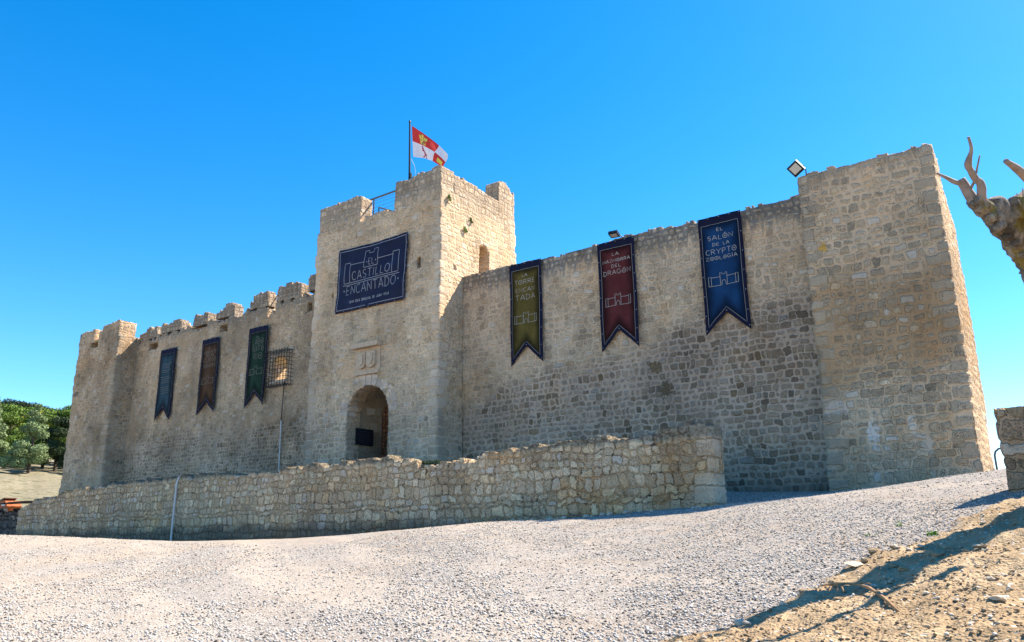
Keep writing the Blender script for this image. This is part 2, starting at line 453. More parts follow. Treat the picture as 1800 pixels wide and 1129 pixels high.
def gbase(x, y):
    """the yard climbs to a brow (nearer to the viewer on the left), then dips or levels out to the wall foot"""
    x = np.asarray(x, float); y = np.asarray(y, float)
    yy = np.maximum(y, .6)
    q = np.clip(x / yy, -3.1, .8)
    e = crest(q * 18.2) / 18.2
    yb = np.interp(q, [-2.4, -1.4, -.85, -.5], [11., 12.5, 15.8, 18.2])
    t = np.clip(y / yb, -.3, 1)
    zb = -1.6 + (e * yb + 1.6) * t
    dip = np.interp(q, [-1.2, -.75], [.34, .0])
    zb = zb - dip * sstep(0, .35, y / yb - 1)
    yc = np.clip(y, -6, 32)
    s = np.interp(x, SX, SZ); c = crest(x)
    zfar = c + s * (yc - 18.2)
    z = np.where(y < 18.2, zb, zb + (zfar - zb) * sstep(18.2, 20.5, y) * 1.0)
    k = np.interp(x, [-14, -10], [0., 1.])
    z = np.where(y < 18.2, zb, z * (1 - k) + zfar * k)
    z = z - np.clip(y - 32, 0, 90) * .05 * sstep(-60, -46, x)
    far = np.clip(-x - 50, 0, 190) * .118
    z = z + far * sstep(12, 30, y)
    return z
def ground(x, y):
    z = gbase(x, y)
    d = dirtmask(x, y)
    z = z + d * (.05 + .10 * np.clip((np.asarray(x) - dirt_edge(y)) / 1.6, 0, 1.5) + fbm(x, y, 1.6, 3, 4) * .2 + fbm(x, y, 9., 9, 4) * .06 + np.maximum(fbm(x, y, 22., 15, 2), 0) * .03)
    g = 1 - d
    z = z + g * (fbm(x, y, .8, 60, 3) * .05 + fbm(x, y, 6., 66, 2) * .018)
    z = z + sstep(55, 75, -np.asarray(x)) * fbm(x, y, .12, 70, 4) * 2.2
    return z

def make_ground():
    ang = np.radians(np.concatenate([np.arange(-180, -74, 4.), np.arange(-74, 6, .16), np.arange(6, 180, 4.)]))
    r = [0.3]
    while r[-1] < 40: r.append(r[-1] * 1.0105 if r[-1] > 3.2 else r[-1] * 1.12)
    while r[-1] < 1800: r.append(r[-1] * 1.06)
    r = np.array(r)
    A, R = np.meshgrid(ang, r, indexing='ij')
    x = np.sin(A) * R; y = np.cos(A) * R
    z = ground(x, y)
    V = np.stack([x, y, z], -1).reshape(-1, 3)
    na, nr = len(ang), len(r)
    I, J = np.meshgrid(np.arange(na), np.arange(nr - 1), indexing='ij'); I = I.ravel(); J = J.ravel()
    I2 = (I + 1) % na
    Q = np.stack([I * nr + J, I * nr + J + 1, I2 * nr + J + 1, I2 * nr + J], -1)
    me = quads_mesh('ground', V, Q, smooth=True)
    at = me.color_attributes.new('zones', 'FLOAT_COLOR', 'POINT')
    d = dirtmask(x, y)
    far = sstep(46, 54, -x) * sstep(19.5, 24, y + np.clip(-x - 60, 0, 50) * .5)
    c = np.stack([d, far, 0 * d, 0 * d + 1], -1).astype(np.float32)
    at.data.foreach_set('color', c.ravel())
    t = NT('gravel_and_earth')
    pos = t.n('ShaderNodeNewGeometry').outputs['Position']
    va = t.n('ShaderNodeVertexColor', layer_name='zones').outputs['Color']
    zn = t.sep(va)
    def vor(scale, feat='F1'):
        nd = t.n('ShaderNodeTexVoronoi', voronoi_dimensions='3D', feature=feat)
        t.set(nd.inputs['Vector'], pos); nd.inputs['Scale'].default_value = scale
        return nd
    v1 = vor(42.); v2 = vor(17.)
    grn = t.ramp(t.sep(v1.outputs['Color'])[0], [(0, (0.079, 0.069, 0.058)), (.16, (0.198, 0.175, 0.151)), (.38, (0.341, 0.318, 0.289)), (.7, (0.428, 0.404, 0.373)), (1, (0.531, 0.506, 0.473))])
    grn2 = t.ramp(t.sep(v2.outputs['Color'])[0], [(0, (0.158, 0.139, 0.122)), (.10, (0.333, 0.302, 0.268)), (.4, (0.388, 0.363, 0.335)), (1, (0.483, 0.457, 0.427))])
    gap = t.ss(v1.outputs['Distance'], .32, .62)
    n1, _ = t.noise(pos, .5, 5, .6); n2, _ = t.noise(pos, 3.1, 5, .65); n3, _ = t.noise(pos, 26., 4, .6)
    gv = t.mix(.35, grn, grn2)
    gv = t.mix(t.m('MULTIPLY', gap, .55), gv, (.17, .15, .13))
    tint = t.mix(t.ss(n1, .38, .66), (1., .985, .965), (1.0, .93, .85))
    gv = t.mix(1., gv, tint, 'MULTIPLY')
    P = t.sep(pos)
    # left part of the yard: sandier, fewer stones
    sand = t.ss(t.m('ADD', t.m('MULTIPLY', P[0], -1.), t.m('MULTIPLY', t.m('SUBTRACT', n1, .5), 26.)), 11., 27.)
    sk = t.lin(n3, .3, .7, .86, 1.1)
    gv = t.mix(t.m('MULTIPLY', sand, .62), gv, t.vm('MULTIPLY', (.41, .345, .27), t.comb(sk, sk, sk)))
    # dusty compacted tracks that climb across the yard
    rot = t.m('ADD', t.m('MULTIPLY', P[0], .50), t.m('MULTIPLY', P[1], .86))
    wob, _ = t.noise(pos, .22, 2)
    trk, _ = t.noise(t.comb(t.m('MULTIPLY', t.m('ADD', rot, t.m('MULTIPLY', wob, 3.)), .75), t.m('MULTIPLY', P[0], .05), 0.), 1., 3, .6)
    trm = t.m('MULTIPLY', t.ss(trk, .50, .62), .55)
    gv = t.mix(trm, gv, t.vm('MULTIPLY', (.41, .355, .29), t.comb(sk, sk, sk)))
    lp = t.lin(n2, .3, .7, .9, 1.07)
    gv = t.vm('MULTIPLY', gv, t.comb(lp, lp, lp))
    # earth bank
    ek = t.m('MULTIPLY', t.lin(n2, .3, .7, .72, 1.25), t.lin(n3, .3, .7, .8, 1.18))
    e = t.vm('MULTIPLY', t.mix(t.ss(n1, .4, .62), (.325, .232, .135), (.40, .30, .185)), t.comb(ek, ek, ek))
    peb = t.m('MULTIPLY', t.ss(t.sep(v2.outputs['Color'])[1], .9, .93), t.m('SUBTRACT', 1., t.ss(v2.outputs['Distance'], .28, .4)))
    e = t.mix(peb, e, (.5, .45, .38))
    edge = t.m('MULTIPLY', zn[0], t.m('SUBTRACT', 1., zn[0]))
    col = t.mix(zn[0], gv, e)
    col = t.mix(t.m('MULTIPLY', edge, 2.2, None, True), col, t.vm('MULTIPLY', (.22, .17, .12), t.comb(ek, ek, ek)))
    # dry grass slope far away
    g1, _ = t.noise(pos, .5, 6, .75)
    gr = t.ramp(g1, [(.36, (.07, .065, .035)), (.44, (.19, .17, .105)), (.52, (.25, .22, .155)), (.58, (.13, .125, .07)), (.7, (.32, .29, .225))])
    col = t.mix(zn[1], col, gr)
    t.color(col)
    hh = t.m('ADD', t.m('MULTIPLY', t.m('SUBTRACT', 1., v1.outputs['Distance']), .5), t.m('MULTIPLY', n3, .7))
    t.bump(hh, .8, .03)
    t.b.inputs['Roughness'].default_value = 1.; t.b.inputs['Specular IOR Level'].default_value = .05
    o = link('ground', me, None, t.mat)
    tag(o, kind='structure')
    return o
make_ground()

def terrace():
    xs = np.arange(-53, -9.85, .35); ys = np.arange(19.95, 31.0, .35)
    X, Y = np.meshgrid(xs, ys, indexing='ij')
    Zt = np.maximum(gbase(X, Y), .3) + .012
    lift = sstep(-10.3, -14., X)
    Zt = Zt * (1 - lift) + lift * (1.75 + .05 * (Y - 20) + .02 * np.clip(-12 - X, 0, 12))
    Zt = Zt + fbm(X, Y, .9, 5, 3) * .10
    nx, ny = X.shape
    I, J = np.meshgrid(np.arange(nx - 1), np.arange(ny - 1), indexing='ij'); I = I.ravel(); J = J.ravel()
    Q = np.stack([I * ny + J, (I + 1) * ny + J, (I + 1) * ny + J + 1, I * ny + J + 1], -1)
    me = quads_mesh('terrace', np.stack([X, Y, Zt], -1).reshape(-1, 3), Q, smooth=True)
    t = NT('trodden_earth')
    pos = t.n('ShaderNodeNewGeometry').outputs['Position']
    n1, _ = t.noise(pos, 1.2, 6, .65)
    t.color(t.ramp(n1, [(.3, (.30, .26, .20)), (.55, (.45, .40, .33)), (.75, (.52, .47, .40))]))
    t.bump(n1, .5, .05)
    tag(link('terrace', me, None, t.mat), kind='structure')
terrace()

# ------------------------------------------------------------------ materials
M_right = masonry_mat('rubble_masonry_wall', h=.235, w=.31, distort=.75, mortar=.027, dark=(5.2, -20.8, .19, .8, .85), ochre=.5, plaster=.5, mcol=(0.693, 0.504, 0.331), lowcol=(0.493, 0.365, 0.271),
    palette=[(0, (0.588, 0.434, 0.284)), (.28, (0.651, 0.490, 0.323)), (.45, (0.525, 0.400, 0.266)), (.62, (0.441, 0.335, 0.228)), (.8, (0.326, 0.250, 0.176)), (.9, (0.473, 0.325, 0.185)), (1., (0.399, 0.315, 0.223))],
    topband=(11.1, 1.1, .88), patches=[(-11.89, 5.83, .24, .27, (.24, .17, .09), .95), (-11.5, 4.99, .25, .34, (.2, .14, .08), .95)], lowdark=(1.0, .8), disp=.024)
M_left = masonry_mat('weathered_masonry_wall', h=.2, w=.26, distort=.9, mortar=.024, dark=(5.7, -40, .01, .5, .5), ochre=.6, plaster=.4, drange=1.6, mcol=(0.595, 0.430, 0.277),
    palette=[(0, (0.526, 0.388, 0.249)), (.3, (0.572, 0.425, 0.277)), (.5, (0.458, 0.343, 0.224)), (.7, (0.355, 0.267, 0.178)), (.85, (0.504, 0.354, 0.202)), (1., (0.412, 0.311, 0.206))],
    topband=(12.5, 1.0, .7), lowcol=(0.618, 0.474, 0.343), disp=.024)
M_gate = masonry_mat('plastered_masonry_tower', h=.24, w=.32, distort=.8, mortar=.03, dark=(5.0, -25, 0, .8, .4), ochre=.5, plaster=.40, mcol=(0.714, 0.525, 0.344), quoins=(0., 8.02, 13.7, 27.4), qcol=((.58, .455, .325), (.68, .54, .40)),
    palette=[(0, (0.630, 0.470, 0.309)), (.35, (0.693, 0.525, 0.344)), (.55, (0.546, 0.415, 0.275)), (.72, (0.441, 0.340, 0.232)), (.86, (0.630, 0.450, 0.266)), (1., (0.493, 0.380, 0.258))], lowcol=(0.567, 0.445, 0.331), topband=(15.9, 1.7, .55), disp=.024, holes=.8)
M_rt = masonry_mat('coursed_masonry_tower', h=.27, w=.37, distort=.75, mortar=.034, ochre=.5, plaster=.48, mcol=(0.693, 0.504, 0.327), warm=(3.8, 8.4, .7), pits=.8, quoins=(20.2, 24.26, 28.06), qcol=((0.420, 0.330, 0.232), (0.525, 0.410, 0.284)),
    palette=[(0, (0.546, 0.410, 0.266)), (.28, (0.609, 0.460, 0.301)), (.48, (0.473, 0.360, 0.241)), (.65, (0.367, 0.290, 0.202)), (.8, (0.578, 0.420, 0.254)), (.9, (0.326, 0.255, 0.176)), (1., (0.630, 0.499, 0.340))],
    patches=[(-4.68, 2.75, .17, .36, (0.760, 0.660, 0.550), .95), (-5.62, 3.6, .34, .24, (0.672, 0.550, 0.438), .6), (-3.62, 2.9, .1, .34, (0.735, 0.620, 0.499), .7), (-3.3, 2.3, .15, .3, (0.672, 0.560, 0.438), .5), (-5.45, 8.72, .12, .14, (0.651, 0.369, 0.077), .9)],
    disp=.03, lowdark=(.8, .6), topband=(11.5, .75, .45))
M_lt = masonry_mat('weathered_masonry_tower', h=.21, w=.28, distort=.9, mortar=.024, ochre=.5, plaster=.35, drange=1.6, mcol=(0.630, 0.453, 0.290), quoins=(10.3, 15.15), qcol=((0.481, 0.370, 0.253), (0.595, 0.458, 0.309)),
    palette=[(0, (0.516, 0.377, 0.244)), (.3, (0.584, 0.430, 0.281)), (.5, (0.435, 0.327, 0.216)), (.7, (0.320, 0.246, 0.169)), (.85, (0.572, 0.408, 0.249)), (1., (0.400, 0.299, 0.202))], warm=(9.3, 12.2, .5), disp=.03)
M_low = masonry_mat('dry_stone_wall', h=.25, w=.31, mortar=.010, ochre=.5, plaster=.42, mcol=(0.647, 0.450, 0.265), pits=.5, drange=1.1, quoins=(38.0,), qcol=((0.693, 0.534, 0.366), (0.760, 0.609, 0.434)),
    palette=[(0, (0.693, 0.502, 0.323)), (.3, (0.760, 0.605, 0.404)), (.55, (0.647, 0.481, 0.323)), (.75, (0.760, 0.641, 0.434)), (1., (0.760, 0.514, 0.285))], disp=.036, distort=1.0,
    moss=(2.36, .42), lowdark=(.22, .4), holes=.95, ragged=.10, blotch=.7, rough=1.5)
M_pil = masonry_mat('pillar_masonry', h=.26, w=.5, mortar=.022, ochre=.3, plaster=.2, mcol=(0.487, 0.350, 0.223),
    palette=[(0, (0.313, 0.228, 0.149)), (.35, (0.418, 0.307, 0.200)), (.6, (0.278, 0.212, 0.144)), (.85, (0.476, 0.345, 0.205)), (1., (0.371, 0.286, 0.130))], disp=.03)
M_iron = plain('wrought_iron', (.028, .026, .026), .6, .3, 20)
M_steel = plain('grey_steel', (.10, .105, .11), .5, .15, 8)
M_white = plain('white_plastic', (.60, .575, .54), .5, .06, 5)
M_black = plain('black_paint', (.018, .018, .02), .45, .2, 8)
M_rust = plain('rusty_iron', (.10, .055, .035), .8, .4, 18)
M_glass_lamp = plain('lamp_glass', (.55, .52, .46), .15, .1, 20)
M_pale = masonry_mat('dressed_limestone', h=.9, w=1.2, mortar=.004, ochre=.2, plaster=.0, mcol=(.45, .37, .29), palette=[(0, (.43, .37, .31)), (.5, (.50, .43, .355)), (1., (.40, .345, .29))], disp=.01)
M_carved = plain('carved_limestone', (.50, .38, .265), .9, .25, 7)
M_ochre = plain('ochre_stone', (.46, .34, .17), .95, .3, 3)

# ------------------------------------------------------------------ the castle
castle = empty('castle', (-24.8, 26, 2.), 'long ruined stone castle with a gate tower and two corner towers', 'castle')
def P_(o):            # parent parts keep world coordinates
    o.matrix_parent_inverse = Matrix.Translation(-Vector(castle.location)) if o.parent is castle else Matrix()
    return o
bpy.context.view_layer.update()

# --- gate tower
GX0, GX1, GY, GB = -28.9, -20.88, 24.47, 30.15
DCX, DR, DZ = -24.92, 1.27, 5.18
def gate_top(u, x, y):
    f = y < GY + .02
    t = np.full_like(u, 14.45)
    t = np.where(f, np.where((x > -25.85) & (x < -23.66), 14.42 + .2 * ((x > -25.5) & (x < -24.2)), t), t)
    r = x > GX1 - .02
    t = np.where(r, 15.05 + .0 * u, t)
    t = np.where(y > GB - .02, 14.2, t); t = np.where(x < GX0 + .02, np.where(y < 25.4, 14.45, 13.9), t)
    return t
def gate_holes(U, Z, X, Y):
    f = Y < GY + .02
    dd = np.hypot(X - DCX, Z - DZ)
    door = f & (((np.abs(X - DCX) < DR) & (Z < DZ)) | (dd < DR))
    slit = f & (np.abs(X + 22.13) < .09) & (Z > 11.3) & (Z < 11.85)
    slit2 = f & (np.abs(X + 27.55) < .07) & (Z > 10.95) & (Z < 11.2)
    arms = f & (X > -25.66) & (X < -24.28) & (Z > 7.1) & (Z < 8.2) & False
    r = X > GX1 - .02
    win = r & (Y > 27.2) & (Y < 27.98) & (Z > 11.2) & ((Z < 12.66) | (np.hypot(Y - 27.59, Z - 12.66) < .39))
    hole = r & (np.abs(Y - 25.49) < .1) & (Z > 11.22) & (Z < 11.5)
    return door | slit | slit2 | win | hole | arms
def gate_snap(u, z):
    x = GX0 + u
    inside = (u < GX1 - GX0)
    d = np.hypot(x - DCX, z - DZ)
    near = inside & (z > DZ - .02) & (np.abs(d - DR) < .062)
    s = np.where(near, DR / np.maximum(d, 1e-4), 1.)
    x2 = DCX + (x - DCX) * s; z2 = np.where(near, DZ + (z - DZ) * s, z)
    j = inside & (z <= DZ) & (np.abs(np.abs(x - DCX) - DR) < .05)
    x2 = np.where(j, DCX + np.sign(x - DCX) * DR, x2)
    return np.where(inside, x2 - GX0, u), z2
def gate_warp(x, y, z):      # set back above the string course on the left
    k = sstep(14.68, 14.74, z) * sstep(-27, -28.7, x)
    return x + .2 * k, y, z
gate = P_(masonry('gate_tower', M_gate, [(GX0, GY), (GX1, GY), (GX1, GB), (GX0, GB)], .9, 1.2, gate_top, castle, closed=True, cell=.075, holes=gate_holes, snap=None, warp=gate_warp, rag=.05, seed=3, zmax=16.6))

def merlon(x0, x1, y0, y1, z0, z1, mat, parent, rag=.05, seed=0, cell=.07, prof=None):
    o = masonry('merlon', mat, [(x0, y0 - .004), (x1, y0 - .004)], y1 - y0, z0 - .16, (lambda u, x, y: (z1 if prof is None else prof(u)) + 0 * u), parent, cell=cell, rag=rag, seed=seed, uvo=x0)
    return o
merlon(-28.7, -25.86, GY, GY + .75, 14.45, 15.78, M_gate, gate, .05, 4, prof=lambda u: 15.72 + .03 * u)
merlon(-23.65, GX1, GY, GY + .9, 14.45, 15.86, M_gate, gate, .05, 6, prof=lambda u: 15.80 + .03 * u)
# right side parapet and rear merlon: along +y
o = masonry('merlon', M_gate, [(GX1 + .004, GY + .9), (GX1 + .004, 28.78)], .8, 14.9, lambda u, x, y: 15.84 - .05 * u, gate, cell=.07, rag=.06, seed=8, uvo=8.9)
o = masonry('merlon', M_gate, [(GX1 + .004, 28.78), (GX1 + .004, GB)], .8, 14.9, lambda u, x, y: 16.72 + .12 * np.sin(u * 3.2), gate, cell=.07, rag=.16, seed=9, uvo=12.1)

# vaulted passage behind the doorway
def passage():
    prof = [(DCX - DR + .02, 2.0 + i * .2) for i in range(16)]
    prof += [(DCX - (DR - .02) * math.cos(a), DZ + (DR - .02) * math.sin(a)) for a in np.linspace(0, math.pi, 25)]
    prof += [(DCX + DR - .02, 5.0 - i * .2) for i in range(16)]
    ys = np.arange(25.25, 26.75, .1)
    V = []; L = [0]
    for i in range(1, len(prof)): L.append(L[-1] + math.dist(prof[i], prof[i - 1]))
    for p in prof:
        for y in ys: V.append((p[0], y, p[1]))
    Q = []; UV = []
    n = len(ys)
    for i in range(len(prof) - 1):
        for j in range(n - 1):
            Q.append((i * n + j, i * n + j + 1, (i + 1) * n + j + 1, (i + 1) * n + j))
            UV.append([(ys[j] - 20, L[i]), (ys[j + 1] - 20, L[i]), (ys[j + 1] - 20, L[i + 1]), (ys[j] - 20, L[i + 1])])
    # inner face at the far end above and beside the smaller gate arch
    me = quads_mesh('passage', V, [q[::-1] for q in Q], [u[::-1] for u in UV])
    return link('passage', me, gate, M_pas)
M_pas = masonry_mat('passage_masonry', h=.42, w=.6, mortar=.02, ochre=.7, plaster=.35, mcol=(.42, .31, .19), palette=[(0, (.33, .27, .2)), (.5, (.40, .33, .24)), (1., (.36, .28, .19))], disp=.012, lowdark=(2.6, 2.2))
passage()
# iron gate (lattice) at the far end of the passage
mb = MB(); y = 26.62
for i in range(14):
    x = DCX - DR + .08 + i * (2 * DR - .16) / 13
    zt = DZ + math.sqrt(max(0, (DR - .04) ** 2 - (x - DCX) ** 2))
    mb.box(x - .025, x + .025, y, y + .03, 2.2, zt)
for k in range(22):
    z = 2.35 + k * .19
    hw = DR - .05 if z < DZ else math.sqrt(max(.01, (DR - .05) ** 2 - (z - DZ) ** 2))
    mb.box(DCX - hw, DCX + hw, y + .034, y + .06, z - .022, z + .022)
mb.box(DCX - .9, DCX - .62, y - .05, y - .004, 3.55, 3.95)
ig = mb.build('iron_gate', M_rust, gate)
# voussoirs round the doorway
def voussoirs():
    mb = MB(); n = 13
    rnd = random.Random(5)
    for i in range(n):
        a0 = math.pi * i / n + .012; a1 = math.pi * (i + 1) / n - .012
        r0 = DR + .0; r1 = DR + rnd.uniform(.34, .56)
        poly = []
        for a in np.linspace(a0, a1, 5): poly.append((DCX - r0 * math.cos(a), DZ + r0 * math.sin(a)))
        for a in np.linspace(a1, a0, 5): poly.append((DCX - r1 * math.cos(a), DZ + r1 * math.sin(a)))
        mb.prism(poly[::-1], GY - .012 - rnd.uniform(0, .015), GY + .5)
    for s in (-1, 1):
        z = DZ
        for k in range(0):
            hh = rnd.uniform(.38, .6); ww = rnd.uniform(.3, .62)
            xa, xb = (DCX - DR - ww, DCX - DR) if s < 0 else (DCX + DR, DCX + DR + ww)
            mb.box(xa, xb, GY - .03 - rnd.uniform(0, .012), GY + .5, z - hh + .01, z - .01); z -= hh
    me_o = mb.build('door_surround', M_voi, gate)
    return me_o
M_voi = plain('door_surround_stone', (.52, .415, .32), .95, .5, 2.2)
voussoirs()
# carved coat of arms over the door
mb = MB()
mb.box(-25.72, -24.22, GY - .05, GY + .3, 7.02, 8.12)
coat = mb.build('coat_of_arms', M_carved, gate)
def shield(cx, cz, w, h):
    pts = [(cx - w, cz + h)] + [(cx - w * .3, cz + h * .93), (cx, cz + h * 1.08), (cx + w * .3, cz + h * .93), (cx + w, cz + h)]
    for a in np.linspace(0, math.pi, 11): pts.append((cx + w * math.cos(a), cz - h * .35 - h * .75 * math.sin(a)))
    return pts[::-1]
mb = MB()
for cx in (-25.27, -24.68):
    mb.prism(shield(cx, 7.58, .27, .36), GY - .20, GY)
    mb.prism(shield(cx, 7.58, .17, .23), GY - .26, GY - .1)
mb.build('shield', M_carved, coat)
mb = MB()
mb.prism([(-25.78, 8.12), (-24.16, 8.12), (-24.12, 8.34), (-25.82, 8.34)], GY - .34, GY + .1)
mb.build('hood_moulding', M_carved, coat)
mb = MB(); mb.box(-25.7, -24.24, GY - .13, GY + .1, 6.92, 7.04); mb.build('corbel_sill', M_carved, coat)

# --- right curtain wall
RY = 26.05
rw = P_(masonry('curtain_wall', M_right, [(GX1 + .0, RY), (-5.9, RY)], 1.2, -.3, lambda u, x, y: 11.06 + .05 * np.sin(u * .9) , castle, cell=.075, rag=.05, seed=12, uvo=3.3))
# --- left curtain wall
GAPS = [(-34.5, -33.72, 11.82), (-47.4, -44.9, 12.2), (-44.9, -42.4, 12.3), (-42.4, -41.3, 12.36), (-41.3, -39.9, 12.15), (-39.9, -37.4, 12.3), (-37.4, -35.7, 12.34), (-35.7, -34.5, 12.34), (-33.72, -31.2, 12.4), (-31.2, -28.8, 12.5)]
MER = [(-47.05, -45.1, 12.74), (-44.67, -42.5, 12.78), (-41.3, -39.95, 12.75), (-39.05, -38.6, 12.62), (-38.6, -37.4, 13.0), (-36.0, -35.72, 12.72), (-35.72, -34.5, 13.06), (-33.7, -31.82, 13.1), (-31.2, -28.92, 13.14)]
def lw_top(u, x, y):
    t = np.full_like(x, 12.3); r = np.zeros_like(x)
    for a, b, z in GAPS: t = np.where((x >= a) & (x < b), z, t)
    for a, b, z in MER: t = np.where((x > a - .04) & (x < b + .04), t, t - .05 * vnoise(x, x * 0, 4, 8))
    return t
def lw_holes(U, Z, X, Y):
    h = (X > -45.86) & (X < -44.86) & (Z > 11.3) & (Z < 11.74)
    h |= (X > -38.58) & (X < -37.9) & (Z > 11.24) & (Z < 11.7)
    h |= (X > -31.18) & (X < -30.8) & (Z > 11.3) & (Z < 11.7)
    h |= (X > -33.62) & (X < -32.5) & (Z > 7.86) & ((Z < 8.72) | (np.hypot(X + 33.06, (Z - 8.72) * 1.3) < .56))
    return h
lw = P_(masonry('curtain_wall', M_left, [(-47.3, RY), (GX0 + .02, RY)], 1.0, 1.3, lw_top, castle, cell=.075, holes=lw_holes, seed=31, uvo=11.7,
    plates=[(-45.95, -44.8, 11.25, 11.8, 26.6), (-38.65, -37.85, 11.2, 11.75, 26.6), (-31.25, -30.75, 11.25, 11.75, 26.6)]))
for i, (a, b, z) in enumerate(MER):
    base = max([g[2] for g in GAPS if g[0] < (a + b) / 2 < g[1]] + [12.2])
    if i in (6,): base = 12.34
    L_ = b - a
    merlon(a, b, RY, RY + .62, base + .0, z, M_left, lw, .09 if i > 4 else .15, 40 + i, .055,
        prof=lambda u, z=z, L_=L_, i=i: .13 * np.round((z - .22 * sstep(.25, 0, u) * _h(u * 0 + i, u * 0, 5) - .2 * sstep(L_ - .3, L_, u) * _h(u * 0 + i, u * 0, 6) - (.16 if i < 5 else .07) * vnoise(u, u * 0 + i, 2.2, 4)) / .13))
# window grille (bars of an iron cage) and its rear lining
mb = MB()
gx0, gx1, gz0, gz1, gy = -33.72, -31.98, 7.52, 9.34, 25.58
nx_, nz_ = 9, 10
for i in range(nx_):
    x = gx0 + (gx1 - gx0) * i / (nx_ - 1); mb.tube([(x, gy, gz0 - .08), (x, gy, gz1 + .08)], .016, 6)
for k in range(nz_):
    z = gz0 + (gz1 - gz0) * k / (nz_ - 1)
    mb.tube([(gx0 - .08, gy - .025, z), (gx1 + .05, gy - .025, z)], .014, 6)
    for x in (gx0, gx1): mb.tube([(x, gy, z), (x, RY + .05, z)], .014, 6)
for i in range(nx_):
    x = gx0 + (gx1 - gx0) * i / (nx_ - 1)
    for z in (gz0, gz1): mb.tube([(x, gy, z), (x, RY + .05, z)], .012, 6)
for y in (gy + .16, gy + .32):
    for x in (gx0, gx1): mb.tube([(x, y, gz0), (x, y, gz1)], .013, 6)
    for z in (gz0, gz1): mb.tube([(gx0, y, z), (gx1, y, z)], .012, 6)
mb.build('window_grille', M_iron, lw)
# plastered splay inside the window: jambs and head in ochre, pale sill
mb = MB()
jam = [(-32.505, 7.87)] + [(-32.505, 8.72)] + [(-33.06 + .55 * math.cos(a), 8.72 + .42 * math.sin(a)) for a in np.linspace(.1, math.pi, 14)] + [(-33.615, 8.72), (-33.615, 7.87)]
vs = []; fs = []
for x, z in jam: vs += [(x, RY - .01, z), (x, RY + 1.02, z)]
for i in range(len(jam) - 1): fs.append((2 * i, 2 * i + 1, 2 * i + 3, 2 * i + 2))
mb.add(vs, fs); mb.build('window_lining', M_ochre, lw)
mb = MB(); mb.box(-33.64, -32.48, RY - .02, RY + 1.0, 7.80, 7.885); mb.build('window_sill', M_pale2 if False else plain('pale_sill_stone', (.62, .57, .5), .9, .1, 6), lw)
# cable and white conduit below the grille
mb = MB(); mb.tube([(-32.55, RY - .07, 7.75), (-32.57, RY - .07, 7.0), (-32.60, RY - .07, 6.2), (-32.6, RY - .07, 5.6)], .022, 6); mb.build('cable', M_black, lw)
mb = MB(); mb.tube([(-32.6, RY - .07, 5.72), (-32.56, RY - .07, 4.3), (-32.5, RY - .07, 2.0)], .034, 8); mb.build('conduit_pipe', M_white, lw)
mb = MB(); mb.tube([(-34.55, RY + .1, 11.9), (-34.1, RY + .1, 12.35), (-33.72, RY + .1, 12.72)], .022, 6); mb.build('handrail', M_iron, lw)
mb = MB(); mb.tube([(-40.8, RY - .02, 5.05), (-39.5, RY - .02, 5.06)], .015, 6)
# --- left corner tower
LX0, LX1, LY = -51.9, -47.1, 24.75
def lt_top(u, x, y):
    t = np.full_like(x, 12.3)
    return t
def lt_holes(U, Z, X, Y):
    f = Y < LY + .02
    r = X > LX1 - .02
    return (f & (X > -50.35) & (X < -49.5) & (Z > 11.78) & (Z < 12.2))
lt = P_(masonry('corner_tower', M_lt, [(LX0, LY), (LX1, LY), (LX1, 29.6), (LX0, 29.6)], .9, 1.0, lt_top, castle, closed=True, cell=.08, holes=lt_holes, seed=51, rag=.03,
    plates=[(-50.4, -49.45, 11.7, 12.25, 25.3)], uvo=5.5))
merlon(LX0, -49.98, LY, LY + .7, 12.3, 12.98, M_lt, lt, .06, 61, prof=lambda u: 13.02 - .02 * u)
merlon(-49.45, -49.0, LY, LY + .7, 12.3, 12.8, M_lt, lt, .08, 62)
o = masonry('merlon', M_lt, [(-49.0, LY - .004), (LX1 + .004, LY - .004), (LX1 + .004, 25.85), (-49.0, 25.85)], .85, 12.16, lambda u, x, y: 13.14 + 0 * u, lt, closed=True, cell=.07, rag=.06, seed=63, uvo=.7)
# --- right corner tower
RX0, RX1, RTY = -6.08, -2.02, 25.2
def rt_top(u, x, y):
    t = 11.36 + 0 * u
    t = np.where(x > RX1 - .02, 11.36 - .45 * (y - RTY), t)
    t = np.where(y > 28.9, 9.7, t)
    t = np.where(x < RX0 + .02, 11.0, t)
    return t
rt = P_(masonry('corner_tower', M_rt, [(RX0, RTY), (RX1, RTY), (RX1, 29.0), (RX0, 29.0)], .7, -.3, rt_top, castle, closed=True, cell=.075, seed=71, rag=.045,
    warp=lambda x, y, z: (x + .10 * np.clip((z - 1) / 10.5, 0, 1) * sstep(-4, -6, x) , y, z), zmax=11.55, uvo=20.2))
for part in (gate, rw, lw, lt, rt): part.location = (0, 0, 0)

